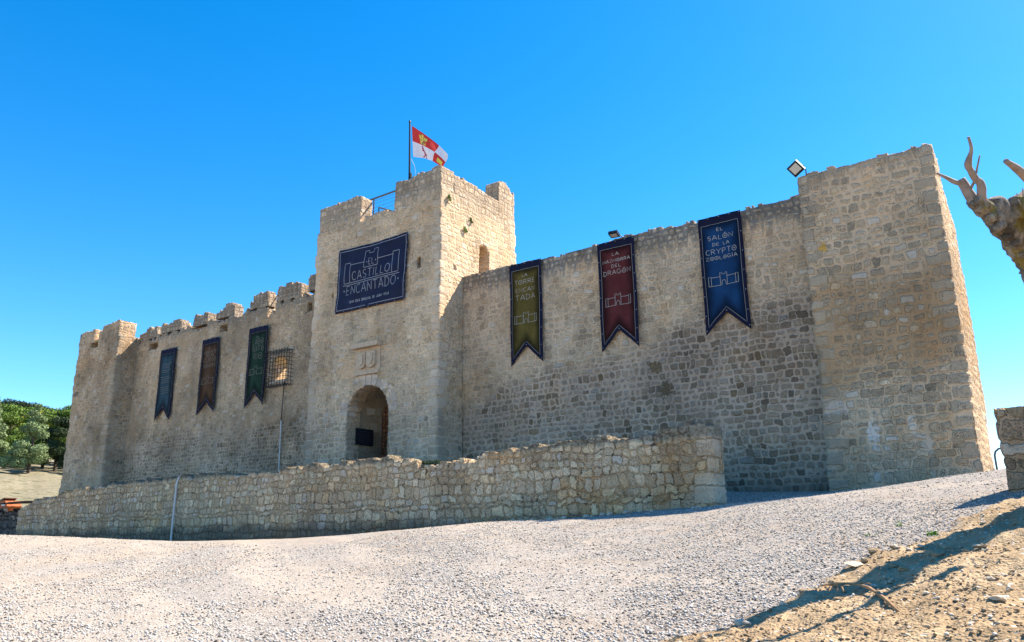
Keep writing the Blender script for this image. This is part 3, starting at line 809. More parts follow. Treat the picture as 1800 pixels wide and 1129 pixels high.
# --- railing and flagpole on the gate tower
rail = empty('railing', (-25.3, 25.45, 14.4), 'grey metal safety railing in the crenel of the gate tower', 'railing')
mb = MB()
Y = 25.45
mb.tube([(-26.6, Y, 15.98), (-24.2, Y, 16.02), (-22.9, Y, 16.02)], .045, 8)
mb.tube([(-26.0, Y, 14.2), (-26.0, Y, 15.98)], .035, 8)
mb.build('handrail', M_steel, rail, loc=(-25.3, 25.45, 14.4))
mb = MB()
for z in (15.3, 15.5, 15.7, 15.85): mb.tube([(-26.6, Y, z), (-22.9, Y, z + .03)], .008, 5)
mb.build('wire', M_steel, rail, loc=(-25.3, 25.45, 14.4))
mb = MB()
mb.tube([(-25.95, Y + .3, 15.62), (-25.5, Y + .9, 15.5), (-23.6, Y + .9, 15.52)], .035, 8)
mb.tube([(-25.95, Y + .3, 14.1), (-25.95, Y + .3, 15.62)], .03, 8); mb.tube([(-25.5, Y + .9, 14.1), (-25.5, Y + .9, 15.5)], .03, 8)
mb.build('stair_rail', M_steel, rail, loc=(-25.3, 25.45, 14.4))

PX, PY_ = -24.20, 26.0
pole = empty('flagpole', (PX, PY_, 14.2), 'thin dark flagpole standing on top of the gate tower', 'flagpole')
mb = MB(); mb.tube([(PX, PY_, 14.2), (PX, PY_, 17.2), (PX - .06, PY_, 19.86)], [.055, .05, .04], 10); mb.build('pole', M_black, pole, loc=(PX, PY_, 14.2))
mb = MB(); mb.tube([(PX - .06, PY_, 19.84), (PX - .06, PY_, 19.92)], [.06, .045], 10); mb.build('finial', M_black, pole, loc=(PX, PY_, 14.2))
mb = MB(); mb.box(PX + .03, PX + .13, PY_ - .05, PY_ + .05, 16.78, 17.02); mb.build('cleat', M_black, pole, loc=(PX, PY_, 14.2))
mb = MB(); mb.tube([(PX + .08, PY_, 17.8), (PX + .28, PY_ + .05, 17.4), (PX + .36, PY_ + .05, 16.9)], .010, 5); mb.build('halyard', M_white, pole, loc=(PX, PY_, 14.2))

def flag_pt(u, v):          # u from hoist to fly, v from bottom to top
    tx = np.interp(u, [0, .35, .7, 1.], [-24.12, -23.4, -22.72, -22.12]); tz = np.interp(u, [0, .35, .7, 1.], [19.60, 18.98, 18.28, 17.62])
    bx = np.interp(u, [0, .35, .7, 1.], [-23.98, -23.4, -22.88, -22.5]); bz = np.interp(u, [0, .35, .7, 1.], [17.86, 17.70, 17.38, 16.98])
    x = bx + (tx - bx) * v; z = bz + (tz - bz) * v
    y = PY_ + .16 * np.sin(u * 7.5 + v * 1.8) * min(1, u * 2.5) + .12 * np.sin(v * 6 + u * 3) * u * .5 + .35 * u
    return Vector((x, y, z + .04 * math.sin(u * 9 + v * 3) * u))
M_red = plain('red_cloth', (.62, .045, .035), .8, .1, 3); M_wcl = plain('white_cloth', (.78, .74, .76), .8, .05, 3)
M_yel = plain('yellow_cloth', (.72, .55, .10), .8, .1, 3); M_pur = plain('crimson_cloth', (.42, .04, .12), .8, .1, 3); M_drk = plain('dark_print', (.10, .06, .12), .8, .1, 3)
flag = empty('flag', (-24.1, PY_, 17.9), 'red and white quartered flag with a yellow castle and a crimson lion', 'flag')
FL = (-24.1, PY_, 17.9)
mb = MB(); N1, N2 = 28, 18
for i in range(N1):
    for j in range(N2):
        u0, u1, v0, v1 = i / N1, (i + 1) / N1, j / N2, (j + 1) / N2
        top = v0 >= .5 - 1e-6; left = u0 < .70 - 1e-6
        mb.add([flag_pt(u0, v0), flag_pt(u1, v0), flag_pt(u1, v1), flag_pt(u0, v1)], [(0, 1, 2, 3)], 0 if top == left else 1)
fo = mb.build('cloth', [M_red, M_wcl], flag, loc=FL, smooth=True)
def emblem(polys, name, mat, off=.012, parent=None):
    mb = MB()
    for poly in polys:
        for sgn in (-1, 1):
            ps = []
            for (u, v) in poly:
                p = flag_pt(u, v); e = .01
                n = (flag_pt(u + e, v) - p).cross(flag_pt(u, v + e) - p).normalized()
                ps.append(p + n * off * sgn)
            mb.add(ps, [tuple(range(len(ps)))])
    return mb.build(name, mat, parent or flag, loc=FL)
def rect(a, b, c, d, n=4):
    us = np.linspace(a, b, n + 1)
    return [[(us[i], c), (us[i + 1], c), (us[i + 1], d), (us[i], d)] for i in range(n)]
cas = rect(.24, .48, .54, .76) + rect(.22, .30, .74, .86, 2) + rect(.32, .40, .74, .92, 2) + rect(.42, .50, .74, .86, 2) + rect(.80, .94, .10, .34, 3)
emblem(cas, 'castle_emblem', M_yel)
emblem(rect(.34, .39, .54, .62, 1) + rect(.28, .31, .66, .71, 1) + rect(.41, .44, .66, .71, 1), 'castle_door', M_drk, .02)
lion = [[(.28, .42), (.33, .45), (.40, .30), (.34, .26)], [(.33, .30), (.40, .32), (.47, .16), (.40, .13)], [(.27, .44), (.30, .485), (.345, .46), (.32, .40)], [(.33, .34), (.27, .30), (.28, .27), (.35, .29)],
        [(.42, .17), (.46, .16), (.50, .04), (.47, .03)], [(.40, .17), (.36, .12), (.30, .06), (.33, .04), (.40, .10)], [(.44, .2), (.49, .13), (.52, .15), (.47, .24)], [(.26, .36), (.33, .38), (.33, .35), (.27, .33)],
        [(.29, .05), (.34, .06), (.34, .03), (.28, .02)], [(.46, .04), (.51, .05), (.51, .02), (.45, .01)]]
emblem(lion, 'lion_emblem', M_pur)

# ------------------------------------------------------------------ lettering: strokes
def arc(cx, cy, rx, ry, a0, a1, n=10):
    return [(cx + rx * math.cos(math.radians(a)), cy + ry * math.sin(math.radians(a))) for a in np.linspace(a0, a1, n)]
GL = {
 'A': [[(0, 0), (.46, 1), (.54, 1), (1, 0)], [(.2, .34), (.8, .34)]],
 'B': [[(0, 0), (0, 1)], [(0, 1)] + arc(.35, .77, .45, .23, 90, -90) + [(0, .54)], [(0, .54)] + arc(.4, .27, .5, .27, 90, -90) + [(0, 0)]],
 'C': [arc(.55, .5, .55, .5, 50, 310, 14)],
 'D': [[(.08, 0), (.08, 1)], [(-.04, 1)] + arc(.3, .5, .65, .5, 90, -90, 14) + [(-.04, 0)]],
 'E': [[(.9, 1), (.1, 1), (.1, 0), (.9, 0)], [(-.02, .5), (.75, .5)]],
 'G': [arc(.52, .5, .52, .5, 50, 330, 14) + [(.98, .45), (.6, .45)]],
 'I': [[(.5, 0), (.5, 1)]],
 'L': [[(.1, 1), (.1, 0), (.9, 0)]],
 'M': [[(0, 0), (.1, 1), (.5, .3), (.9, 1), (1, 0)]],
 'N': [[(.05, 0), (.05, 1), (.95, 0), (.95, 1)]],
 'O': [arc(.5, .5, .5, .5, 0, 360, 20)],
 'P': [[(.05, 0), (.05, 1)], [(.05, 1)] + arc(.4, .74, .5, .26, 90, -90) + [(.05, .48)]],
 'R': [[(.05, 0), (.05, 1)], [(.05, 1)] + arc(.4, .75, .5, .25, 90, -90) + [(.05, .5)], [(.42, .5), (1, 0)]],
 'S': [arc(.5, .75, .42, .25, 40, 270, 10) + arc(.5, .25, .45, .25, 90, -140, 10)],
 'T': [[(.5, 0), (.5, 1)], [(0, 1), (1, 1)]],
 'U': [[(.05, 1), (.05, .4)] + arc(.5, .4, .45, .4, 180, 360, 10) + [(.95, 1)]],
 'V': [[(0, 1), (.5, 0), (1, 1)]],
 'Y': [[(0, 1), (.5, .5), (1, 1)], [(.5, .5), (.5, 0)]],
 'Z': [[(.02, 1), (.95, 1), (.02, 0), (.98, 0)]],
 '.': [arc(.5, .5, .16, .09, 0, 360, 8)],
}
WID = {'I': .3, 'M': 1.2, 'L': .8, 'E': .8, 'C': .95, 'O': 1.05, '.': .45, 'S': .85, 'T': .95}
def text_strokes(s, x0, x1, y0, y1, fancy=True):
    acc = {'Ó': 'O', 'Í': 'I'}
    tot = sum(WID.get(acc.get(c, c), 1.) if c != ' ' else .7 for c in s) + .32 * (len(s) - 1)
    k = (x1 - x0) / tot; x = x0; out = []
    for c in s:
        if c == ' ': x += (.7 + .32) * k; continue
        b = acc.get(c, c); w = WID.get(b, 1.)
        for pl in GL[b]: out.append([(x + px * w * k, y0 + py * (y1 - y0)) for px, py in pl])
        if c in acc: out.append([(x + w * k * .4, y0 + (y1 - y0) * 1.1), (x + w * k * .7, y0 + (y1 - y0) * 1.24)])
        if fancy and b == 'O': out.append([(x + (.5 + .12 * math.cos(a)) * w * k, y0 + (.5 + .1 * math.sin(a)) * (y1 - y0)) for a in np.linspace(0, 6.283, 7)])
        x += (w + .32) * k
    return out
def ribbons(mb, lines, width, fn):
    """lines in banner metres; fn(x, z) -> 3D point on the cloth"""
    for pl in lines:
        pts = []
        for a, b in zip(pl, pl[1:]):
            n = max(1, int(math.dist(a, b) / .12))
            for i in range(n): pts.append((a[0] + (b[0] - a[0]) * i / n, a[1] + (b[1] - a[1]) * i / n))
        pts.append(pl[-1])
        vs = []
        for i, p in enumerate(pts):
            a = pts[max(i - 1, 0)]; b = pts[min(i + 1, len(pts) - 1)]
            dx, dz = b[0] - a[0], b[1] - a[1]; L = math.hypot(dx, dz) or 1e-6
            nx, nz = -dz / L * width / 2, dx / L * width / 2
            vs += [fn(p[0] - nx, p[1] - nz), fn(p[0] + nx, p[1] + nz)]
        mb.add(vs, [(2 * i, 2 * i + 2, 2 * i + 3, 2 * i + 1) for i in range(len(pts) - 1)])

def banner_mat(name, col, edge=(.010, .011, .030)):
    t = NT(name)
    uv = t.sep(t.n('ShaderNodeTexCoord').outputs['UV'])      # metres: u from -.8 to .8, v from 0 (top) to -4.35
    u = t.m('ABSOLUTE', uv[0])
    d1 = t.m('SUBTRACT', .8, u); d2 = t.m('SUBTRACT', t.m('MULTIPLY', uv[1], -1.), .18)
    vb = t.m('ADD', t.m('MULTIPLY', u, .94), 3.58)
    d3 = t.m('MULTIPLY', t.m('ADD', uv[1], vb), .72)
    d = t.m('SMOOTH_MIN', t.m('SMOOTH_MIN', d1, d2, .1), d3, .12)
    pos = t.n('ShaderNodeTexCoord').outputs['Object']
    n, _ = t.noise(pos, 1.5, 4, .6)
    f = t.ss(t.m('ADD', d, t.m('MULTIPLY', t.m('SUBTRACT', n, .5), .22)), .10, .52)
    k = t.lin(n, .3, .7, .75, 1.2)
    dk = t.vm('MULTIPLY', col, (.16, .16, .18))
    inner = t.ss(d, .12, .125)
    c = t.mix(inner, edge, t.mix(f, dk, t.vm('MULTIPLY', col, t.comb(k, k, k))))
    t.color(c)
    n2, _ = t.noise(t.vm('MULTIPLY', pos, (3., 1., .5)), 2.2, 3)
    t.bump(n2, .35, .06)
    t.b.inputs['Roughness'].default_value = .75; t.b.inputs['Specular IOR Level'].default_value = .1
    return t.mat
M_ink = plain('pale_print', (.42, .38, .33), .6, .05, 9)
M_ink2 = plain('faded_print', (.20, .175, .14), .6, .05, 9)
M_eye = plain('eyelet_metal', (.3, .3, .3), .4, .05, 9)
M_ink3 = plain('bright_print', (.38, .38, .40), .6, .05, 9)

_mb = MB(); _mb.tube([(0, .006, 0), (0, -.004, 0)], .017, 8); _o = _mb.build('eyelet', M_eye); EYE = _o.data; bpy.data.objects.remove(_o)
BW, BH, BT = .8, 4.36, 11.0
def vb_(u): return 3.60 + .76 * min(1, abs(u) / BW)
EMB = [[(-.54, -2.62), (-.54, -2.28), (.55, -2.28)][:2] + [(-.44, -2.28), (-.44, -2.62)], [(-.54, -2.62), (-.09, -2.62)], [(.09, -2.62), (.53, -2.62)],
       [(-.44, -2.31), (-.12, -2.31)], [(-.12, -2.62), (-.12, -2.16), (-.05, -2.16), (-.05, -2.22), (.06, -2.22), (.06, -2.16), (.12, -2.16), (.12, -2.62)],
       [(.12, -2.31), (.44, -2.31)], [(.44, -2.62), (.44, -2.28), (.53, -2.28), (.53, -2.62)], [(-.07, -2.62)] + arc(0, -2.53, .07, .09, 180, 0, 8) + [(.07, -2.62)]]
def banner(cx, col, lines, label, ink, seed, dashes=False, wscale=1.):
    yb = RY - .14
    root = empty('banner', (cx, yb, BT), label, 'banner', 'swallowtail banners hung along the castle walls')
    rnd = random.Random(seed); ph = rnd.uniform(0, 6); ph2 = rnd.uniform(0, 6)
    def dy(u, v):
        return .022 * math.sin(u * 7 + ph) * sstep(0, 1.5, -v) + .018 * math.sin(v * 2.1 + ph2 + u) + .012 * math.sin(u * 15 + v * 1.3 + ph2)
    nu, nv = 20, 44
    V = []; UV = []
    for i in range(nu + 1):
        u = -BW + 2 * BW * i / nu
        for j in range(nv + 1):
            v = -vb_(u) * j / nv
            V.append((u, dy(u, v), v)); UV.append((u, v))
    Q = [(i * (nv + 1) + j + 1, (i + 1) * (nv + 1) + j + 1, (i + 1) * (nv + 1) + j, i * (nv + 1) + j) for i in range(nu) for j in range(nv)]
    me = quads_mesh('cloth', V, Q, [[UV[a] for a in q] for q in Q], smooth=True)
    o = link('cloth', me, root, banner_mat('banner_cloth', col))
    sol = o.modifiers.new('thickness', 'SOLIDIFY'); sol.thickness = .006; sol.offset = 1. if False else -1.
    fn = lambda off: (lambda x, z: (x, dy(x, z) - off, z))
    mb = MB()
    b = BW - .12
    ribbons(mb, [[(-b, -.30), (b, -.30)], [(b, -.30), (b, -vb_(b) + .17), (0, -3.60 + .19), (-b, -vb_(b) + .17), (-b, -.30)]], .009 * wscale, fn(.010))
    mb.build('border_line', ink, root)
    for (s, x0, x1, y0, y1) in lines:
        mb = MB(); ribbons(mb, text_strokes(s, -BW + 1.6 * x0, -BW + 1.6 * x1, -BH * (1 - y0), -BH * (1 - y1)), 0.0165 * wscale if (y1 - y0) > .03 else .0155 * wscale, fn(.012)); mb.build('lettering', ink, root)
    if dashes:
        for (yc, a, c) in dashes:
            mb = MB(); x = a; r2 = random.Random(int(yc * 1000))
            while x < c - .03:
                w = min(r2.uniform(.05, .14), c - x)
                ribbons(mb, [[(-BW + 1.6 * x, -BH * (1 - yc)), (-BW + 1.6 * (x + w), -BH * (1 - yc))]], .022, fn(.012)); x += w + .02
            mb.build('lettering', ink, root)
    if not dashes:
        mb = MB(); ribbons(mb, EMB, .014 * wscale, fn(.012)); mb.build('castle_emblem', ink, root)
    for (x, z) in [(-BW + .05, -.05 - i * .72) for i in range(6)] + [(BW - .05, -.05 - i * .72) for i in range(6)] + [(-.4, -.05), (0, -.05), (.4, -.05), (0, -3.55), (-BW + .045, -4.2), (BW - .045, -4.2)]:
        e = link('eyelet', EYE, root); e.location = fn(.014)(x, z)
    return root
banner(-17.44, (.112, .083, .020), [('LA', .40, .57, .858, .882), ('TORRE', .17, .80, .785, .828), ('ENCAN', .19, .79, .708, .745), ('TADA', .19, .79, .628, .678)], 'olive yellow banner reading La Torre Encantada, nearest right of the gate tower', M_ink, 1)
banner(-13.19, (.10, .022, .022), [('LA', .40, .58, .858, .884), ('MAZMORRA', .13, .87, .798, .826), ('DEL', .37, .62, .748, .775), ('DRAGÓN', .13, .87, .686, .725)], 'dark red banner reading La Mazmorra del Dragón, on the right wall', M_ink, 2)
banner(-9.02, (.008, .042, .115), [('EL', .42, .57, .868, .894), ('SALÓN', .20, .79, .795, .833), ('DE LA', .31, .69, .741, .766), ('CRYPTO', .15, .84, .670, .713), ('ZOOLOGÍA', .14, .85, .620, .648)], 'bright blue banner reading El Salón de la Cryptozoología, beside the right corner tower', M_ink, 3)
banner(-43.35, (.03, .062, .082), [], 'grey teal banner covered in lines of small text, beside the left corner tower', M_ink2, 4, dashes=[(.79, .3, .85), (.765, .22, .8), (.735, .3, .75), (.70, .25, .82), (.675, .3, .7), (.606, .22, .8), (.58, .28, .85), (.555, .3, .7), (.53, .25, .8), (.465, .25, .8), (.44, .22, .75), (.415, .3, .8), (.385, .3, .7)])
banner(-39.12, (.085, .042, .02), [('EL', .41, .53, .862, .884), ('GABINETE', .14, .87, .798, .836), ('DE LAS', .28, .73, .762, .785), ('CURIO', .15, .86, .688, .748), ('SIDADES', .17, .86, .618, .660)], 'brown banner reading El Gabinete de las Curiosidades, middle of the left wall', M_ink2, 5, wscale=1.1)
banner(-34.86, (.014, .038, .022), [('EL', .43, .60, .862, .882), ('LABO', .22, .81, .778, .842), ('RATO', .24, .81, .690, .758), ('RIO', .30, .74, .590, .665)], 'dark green banner reading El Laboratorio, beside the barred window', M_ink2, 6, wscale=1.15)

def main_banner():
    root = empty('banner', (-24.9, GY - .1, 11.6), 'large navy banner reading El Castillo Encantado on the gate tower', 'banner')
    TL, TR, BR, BL = [Vector(p) for p in ((-27.08, 0, 13.18), (-22.67, 0, 13.13), (-22.80, 0, 10.0), (-27.21, 0, 10.05))]
    O = Vector(root.location)
    def pt(u, v, off=0.):
        t = TL.lerp(TR, u); b = BL.lerp(BR, u); p = b.lerp(t, v)
        w = .03 * math.sin((u * 4 + v * 5)) * math.sin(v * math.pi) + .035 * max(0, v - .55) * math.sin(u * 19 - v * 8) + .015 * math.sin(u * 9 - v * 16)
        sag = -.06 * math.sin(math.pi * u) * v
        return (p.x - O.x, w - off, p.z + sag - O.z)
    nu, nv = 44, 30
    V = [pt(i / nu, j / nv) for i in range(nu + 1) for j in range(nv + 1)]
    Q = [(i * (nv + 1) + j, (i + 1) * (nv + 1) + j, (i + 1) * (nv + 1) + j + 1, i * (nv + 1) + j + 1) for i in range(nu) for j in range(nv)]
    me = quads_mesh('cloth', V, Q, [[(V[a][0], V[a][2]) for a in q] for q in Q], smooth=True)
    t = NT('navy_tarpaulin')
    pos = t.n('ShaderNodeTexCoord').outputs['Object']
    n, _ = t.noise(pos, 1.3, 3)
    t.color(t.ramp(n, [(.3, (.008, .009, .028)), (.6, (.011, .014, .042)), (.78, (.014, .032, .08))]))
    t.b.inputs['Roughness'].default_value = .6; t.b.inputs['Specular IOR Level'].default_value = .15
    n2, _ = t.noise(t.vm('MULTIPLY', pos, (1., 1., 2.)), 1.7, 3); t.bump(n2, .3, .08)
    o = link('cloth', me, root, t.mat); s = o.modifiers.new('thickness', 'SOLIDIFY'); s.thickness = .006; s.offset = -1
    W, H = 4.41, 3.13
    fn = lambda off: (lambda x, z: pt(x / W, z / H, off))
    sc = lambda L: [[(u * W, v * H) for u, v in pl] for pl in L]
    mb = MB()
    ribbons(mb, sc([[(.028, .04), (.028, .962), (.978, .962), (.978, .045), (.5, .043)], [(.45, .043), (.028, .04)]]), .020, fn(.012)); mb.build('border_line', M_ink3, root)
    mb = MB()
    ribbons(mb, sc([[(.195, .447), (.109, .447), (.11, .763), (.196, .76), (.194, .45)], [(.198, .727), (.397, .725)], [(.396, .637), (.404, .892), (.463, .892), (.466, .848), (.536, .848), (.537, .9), (.595, .9), (.59, .637)],
        [(.40, .636), (.592, .636)], [(.592, .732), (.802, .735)], [(.807, .457), (.80, .774), (.89, .77), (.891, .46)], [(.109, .447), (.892, .447)], [(.092, .416), (.91, .417)]]), .020, fn(.013)); mb.build('castle_emblem', M_ink3, root)
    for (s_, x0, x1, y0, y1, wd) in (('.EL.', .43, .575, .668, .762, .018), ('CASTILLO', .232, .775, .478, .604, .021), ('.ENCANTADO.', .10, .915, .262, .398, .021), ('UNA IDEA ORIGINAL DE JUAN VELA', .215, .785, .124, .162, .016)):
        mb = MB(); ribbons(mb, text_strokes(s_, x0 * W, x1 * W, y0 * H, y1 * H, False), wd, fn(.013)); mb.build('lettering', M_ink3, root)
    for i in range(9):
        for (u, v) in ((.012 + i * .122, .012), (.012 + i * .122, .986), (.008, .03 + i * .117), (.992, .03 + i * .117)):
            e = link('eyelet', EYE, root); e.location = fn(.012)(u * W, v * H)
GL['J'] = [[(.8, 1), (.8, .3)] + arc(.42, .3, .38, .3, 0, -160, 8)]
main_banner()

# information panel inside the doorway
pan = empty('information_panel', (-26.12, 25.5, 4.33), 'dark information panel on the side wall inside the gate arch', 'sign')
mb = MB(); mb.box(0, .04, -.54, .54, -.37, .37); mb.build('board', plain('dark_panel', (.014, .016, .024), .5, .2, 6), pan)
_pm = plain('panel_print', (.05, .055, .065), .6, .05, 9)
for k, (w, z) in enumerate(((.38, .25), (.42, .12), (.40, .02), (.42, -.08), (.36, -.18), (.2, -.27))): mb = MB(); mb.box(.042, .045, -w, w * .8, z - .012, z + .012); mb.build('lettering', _pm, pan)

# ------------------------------------------------------------------ low wall in front
LWX = [-45.4, -45.1, -44.2, -43.9, -43.0, -41.6, -40.8, -36, -30.2, -24.4, -24.3, -18.6, -18.0, -17.55, -17.5, -16.7, -14.72, -14.66, -9.4, -8.3, -8.2, -7.2]
LWZ = [1.55, 1.65, 1.72, 1.98, 2.0, 2.06, 2.28, 2.42, 2.5, 2.38, 2.48, 2.50, 2.42, 2.40, 2.16, 2.2, 2.28, 2.46, 2.58, 2.64, 2.72, 2.72]
low = masonry('low_stone_wall', M_low, [(-45.4, 19.75), (-36, 19.55), (-24, 19.5), (-14, 19.52), (-7.5, 19.55), (-7.5, 20.3)], .7, -.55, lambda u, x, y: np.interp(x, LWX, LWZ), None, cell=.06, rag=.09, seed=81, nd=5)
tag(low, 'long low stone retaining wall with uneven mossy top in front of the castle', 'wall')
mb = MB(); mb.tube([(-30.72, 19.62, 2.50), (-30.8, 19.46, 2.47), (-30.84, 19.42, 2.2), (-30.82, 19.4, 1.2), (-30.8, 19.38, -.2)], .042, 10); 
pp = mb.build('drainpipe', M_white, None, loc=(-30.8, 19.4, 0)); tag(pp, 'white plastic drainpipe running down the low stone wall', 'pipe')
low2 = masonry('rubble_wall', masonry_mat('painted_shade_rubble', h=.34, w=.45, mortar=.03, ochre=.1, plaster=0., mcol=(.08, .07, .06), palette=[(0, (.14, .125, .115)), (.5, (.22, .2, .185)), (1., (.17, .15, .13))], disp=.09),  # stone and mortar coloured dark to stand in for shade on this wall
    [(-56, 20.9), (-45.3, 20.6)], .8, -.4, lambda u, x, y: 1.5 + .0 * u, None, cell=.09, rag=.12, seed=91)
tag(low2, 'rubble wall with shade put into its dark colour, beyond the left end of the low stone wall', 'wall')

# loose stones at the foot of the low wall
def blob_mesh(name, r=1., n=2, seed=0, flat=.62, rough=.42):
    import bmesh
    bm = bmesh.new(); bmesh.ops.create_icosphere(bm, subdivisions=n, radius=r)
    rd = random.Random(seed); off = [rd.uniform(-50, 50) for _ in range(3)]
    from mathutils import noise as mn
    for v in bm.verts:
        p = v.co * 1.3 + Vector(off)
        k = 1 + rough * mn.noise(p) + rough * .5 * mn.noise(p * 2.7)
        v.co *= k; v.co.z *= flat
        q = .33 * r
        v.co = Vector([round(c / q) * q * .6 + c * .4 for c in v.co])
    me = bpy.data.meshes.new(name); bm.to_mesh(me); bm.free()
    return me
M_rock = plain('limestone_rock', (.50, .42, .32), .95, .3, 9); M_clod = plain('earth_clod', (.30, .215, .125), 1., .3, 12)
rocks = [blob_mesh('rock', 1, 2, s) for s in range(5)]
for me in rocks: me.materials.append(M_rock)
clods = [blob_mesh('earth_clod', 1, 2, s + 20, .75, .4) for s in range(4)]
for me in clods: me.materials.append(M_clod)
def zf(x, y): return float(ground(np.array([x]), np.array([y]))[0])
def place(me, name, x, y, s, label, cat, group, rz=None):
    o = bpy.data.objects.new(name, me); COL.objects.link(o)
    o.location = (x, y, zf(x, y) + s * .25); o.scale = (s, s * random.uniform(.7, 1.1), s * random.uniform(.7, 1))
    o.rotation_euler = (random.uniform(-.3, .3), random.uniform(-.3, .3), random.uniform(0, 6.28) if rz is None else rz)
    tag(o, label, cat, group); return o
ROCKS = [(-1.70, 9.50, .085, 'brown square stone at the edge of the gravel, above the fallen twig'), (-1.55, 9.42, .06, 'pale rounded stone just right of the brown square stone'), (-1.46, 9.55, .065, 'tan stone, right one of three together on the gravel edge'),
         (-.85, 9.0, .14, 'flat pale slab half buried in the tree shadow'), (-2.0, 8.9, .15, 'flat white slab lying on the bank above the fallen twig'), (-.62, 6.9, .07, 'reddish stone on the sunny earth at the right edge'), (-.95, 6.6, .045, 'white stone below the tree shadow near the right edge'),
         (-1.28, 6.15, .04, 'pale stone near the bottom edge right of the twig end'), (-2.55, 6.18, .05, 'white stone in the tip of the tree shadow'), (-2.72, 6.1, .05, 'grey stone at the bottom edge beside the gravel'), (-.55, 6.35, .09, 'big brown stone in the bottom right corner')]
for i, (x, y, s, l) in enumerate(ROCKS): _o = place(rocks[i % 5], 'rock', x, y, s * .55, l, 'stone', 'stones lying on the earth bank'); _o.scale.z *= .35 if 'slab' in l else 1
rs = random.Random(3)
for i in range(60):
    y = rs.uniform(5.6, 12.2); e = float(dirt_edge(np.array([y]))[0]); x = e + abs(rs.gauss(.0, .9)) + .02
    if x > -.25: x = rs.uniform(e, -.3)
    s = rs.uniform(.018, .05) * (1.25 if x - e < .3 else 1)
    k = rs.random() < .7
    place(clods[i % 4] if k else rocks[i % 5], 'earth_clod' if k else 'rock', x, y, s, 'small brown clod of earth on the dirt bank at lower right' if k else 'small loose pale stone on the dirt bank at lower right', 'clod' if k else 'stone', 'clods on the earth bank' if k else 'small stones on the earth bank')
for i, (x, s, l) in enumerate(((-31.6, .32, 'white boulder at the foot of the low wall beside the drainpipe'), (-33.0, .2, 'smaller pale stone at the foot of the low wall left of the drainpipe'), (-29.4, .22, 'grey stone at the foot of the low wall right of the drainpipe'))):
    place(rocks[i], 'rock', x, 18.9, s, l, 'stone', 'stones at the foot of the low wall')

rs2 = random.Random(9)
for i in range(22):
    x = rs2.uniform(-13.5, -7.2); y = 19.3 - abs(rs2.gauss(0, .12))
    place(rocks[i % 5], 'rock', x, y, rs2.uniform(.035, .10), 'small fallen stone at the foot of the low wall near its right end', 'stone', 'fallen stones at the foot of the low wall')
# ------------------------------------------------------------------ gravel
def pebbles(name, n, seed, xyfun, smin, smax, mat, keep=None, sink=.25):
    rng = np.random.default_rng(seed)
    x, y = xyfun(rng, n)
    if keep is not None:
        k = keep(x, y, rng); x = x[k]; y = y[k]; n = len(x)
    z = ground(x, y)
    s = smin + (smax - smin) * rng.random(n) ** 2.2
    base = np.array([(1, 0, 0), (0, 1, 0), (-1, 0, 0), (0, -1, 0), (0, 0, 1), (0, 0, -1)], float)
    F = np.array([(0, 1, 4), (1, 2, 4), (2, 3, 4), (3, 0, 4), (1, 0, 5), (2, 1, 5), (3, 2, 5), (0, 3, 5)])
    jit = 1 + (rng.random((n, 6, 3)) - .5) * .7
    B = base[None] * jit + (rng.random((n, 6, 3)) - .5) * .35
    B[..., 2] *= .62
    a = rng.random(n) * 6.283; c, si = np.cos(a), np.sin(a)
    bx = B[..., 0] * c[:, None] - B[..., 1] * si[:, None]; by = B[..., 0] * si[:, None] + B[..., 1] * c[:, None]
    V = np.stack([bx, by, B[..., 2]], -1) * s[:, None, None]
    V += np.stack([x, y, z + s * sink], -1)[:, None, :]
    Q = (F[None] + (np.arange(n) * 6)[:, None, None]).reshape(-1, 3)
    me = quads_mesh(name, V.reshape(-1, 3), Q)
    at = me.color_attributes.new('tone', 'FLOAT_COLOR', 'POINT')
    tone = np.repeat(rng.random(n), 6); tn2 = np.repeat(rng.random(n), 6)
    at.data.foreach_set('color', np.stack([tone, tn2, tone, tone * 0 + 1], -1).astype(np.float32).ravel())
    o = link(name, me, None, mat); return o
def peb_mat(name, stops):
    t = NT(name)
    v = t.sep(t.n('ShaderNodeVertexColor', layer_name='tone').outputs['Color'])
    t.color(t.ramp(v[0], stops)); t.b.inputs['Roughness'].default_value = .9; t.b.inputs['Specular IOR Level'].default_value = .15
    return t.mat
def polar(rng, n, r0=3.2, r1=29., a0=-71, a1=3, p=1.25):
    u = rng.random(n); r = (r0 ** (2 - p) + u * (r1 ** (2 - p) - r0 ** (2 - p))) ** (1 / (2 - p))
    a = np.radians(a0 + (a1 - a0) * rng.random(n)); return np.sin(a) * r, np.cos(a) * r
M_peb = peb_mat('limestone_gravel', [(0, (0.058, 0.051, 0.046)), (.16, (0.174, 0.157, 0.139)), (.34, (0.357, 0.333, 0.300)), (.65, (0.457, 0.430, 0.395)), (1, (0.582, 0.554, 0.513))])
g = pebbles('gravel', 260000, 1, polar, .005, .021, M_peb, keep=lambda x, y, r: (r.random(len(x)) < .25 + 1.1 * sstep(-.16, .12, fbm(.9 * x + .3 * y, .5 * x + .86 * y, .55, 77, 3) + .5 * fbm(x, y, 2.2, 78, 2))) & (r.random(len(x)) > dirtmask(x, y) * 1.05) & ((y < 18.9) | ((x > -10) & (y < 25.8) & ((y > 20.5) | (x > -7.3)))) & (r.random(len(x)) > .6 * sstep(9, 24, -x)) & ((y < 12) | (x > -14)))
tag(g, 'pale grey limestone gravel spread over the sloping yard', 'gravel', kind='stuff')
M_peb2 = peb_mat('earth_crumbs', [(0, (.18, .128, .076)), (.4, (.30, .215, .13)), (.85, (.37, .28, .18)), (.92, (.52, .455, .37)), (1, (.64, .57, .48))])
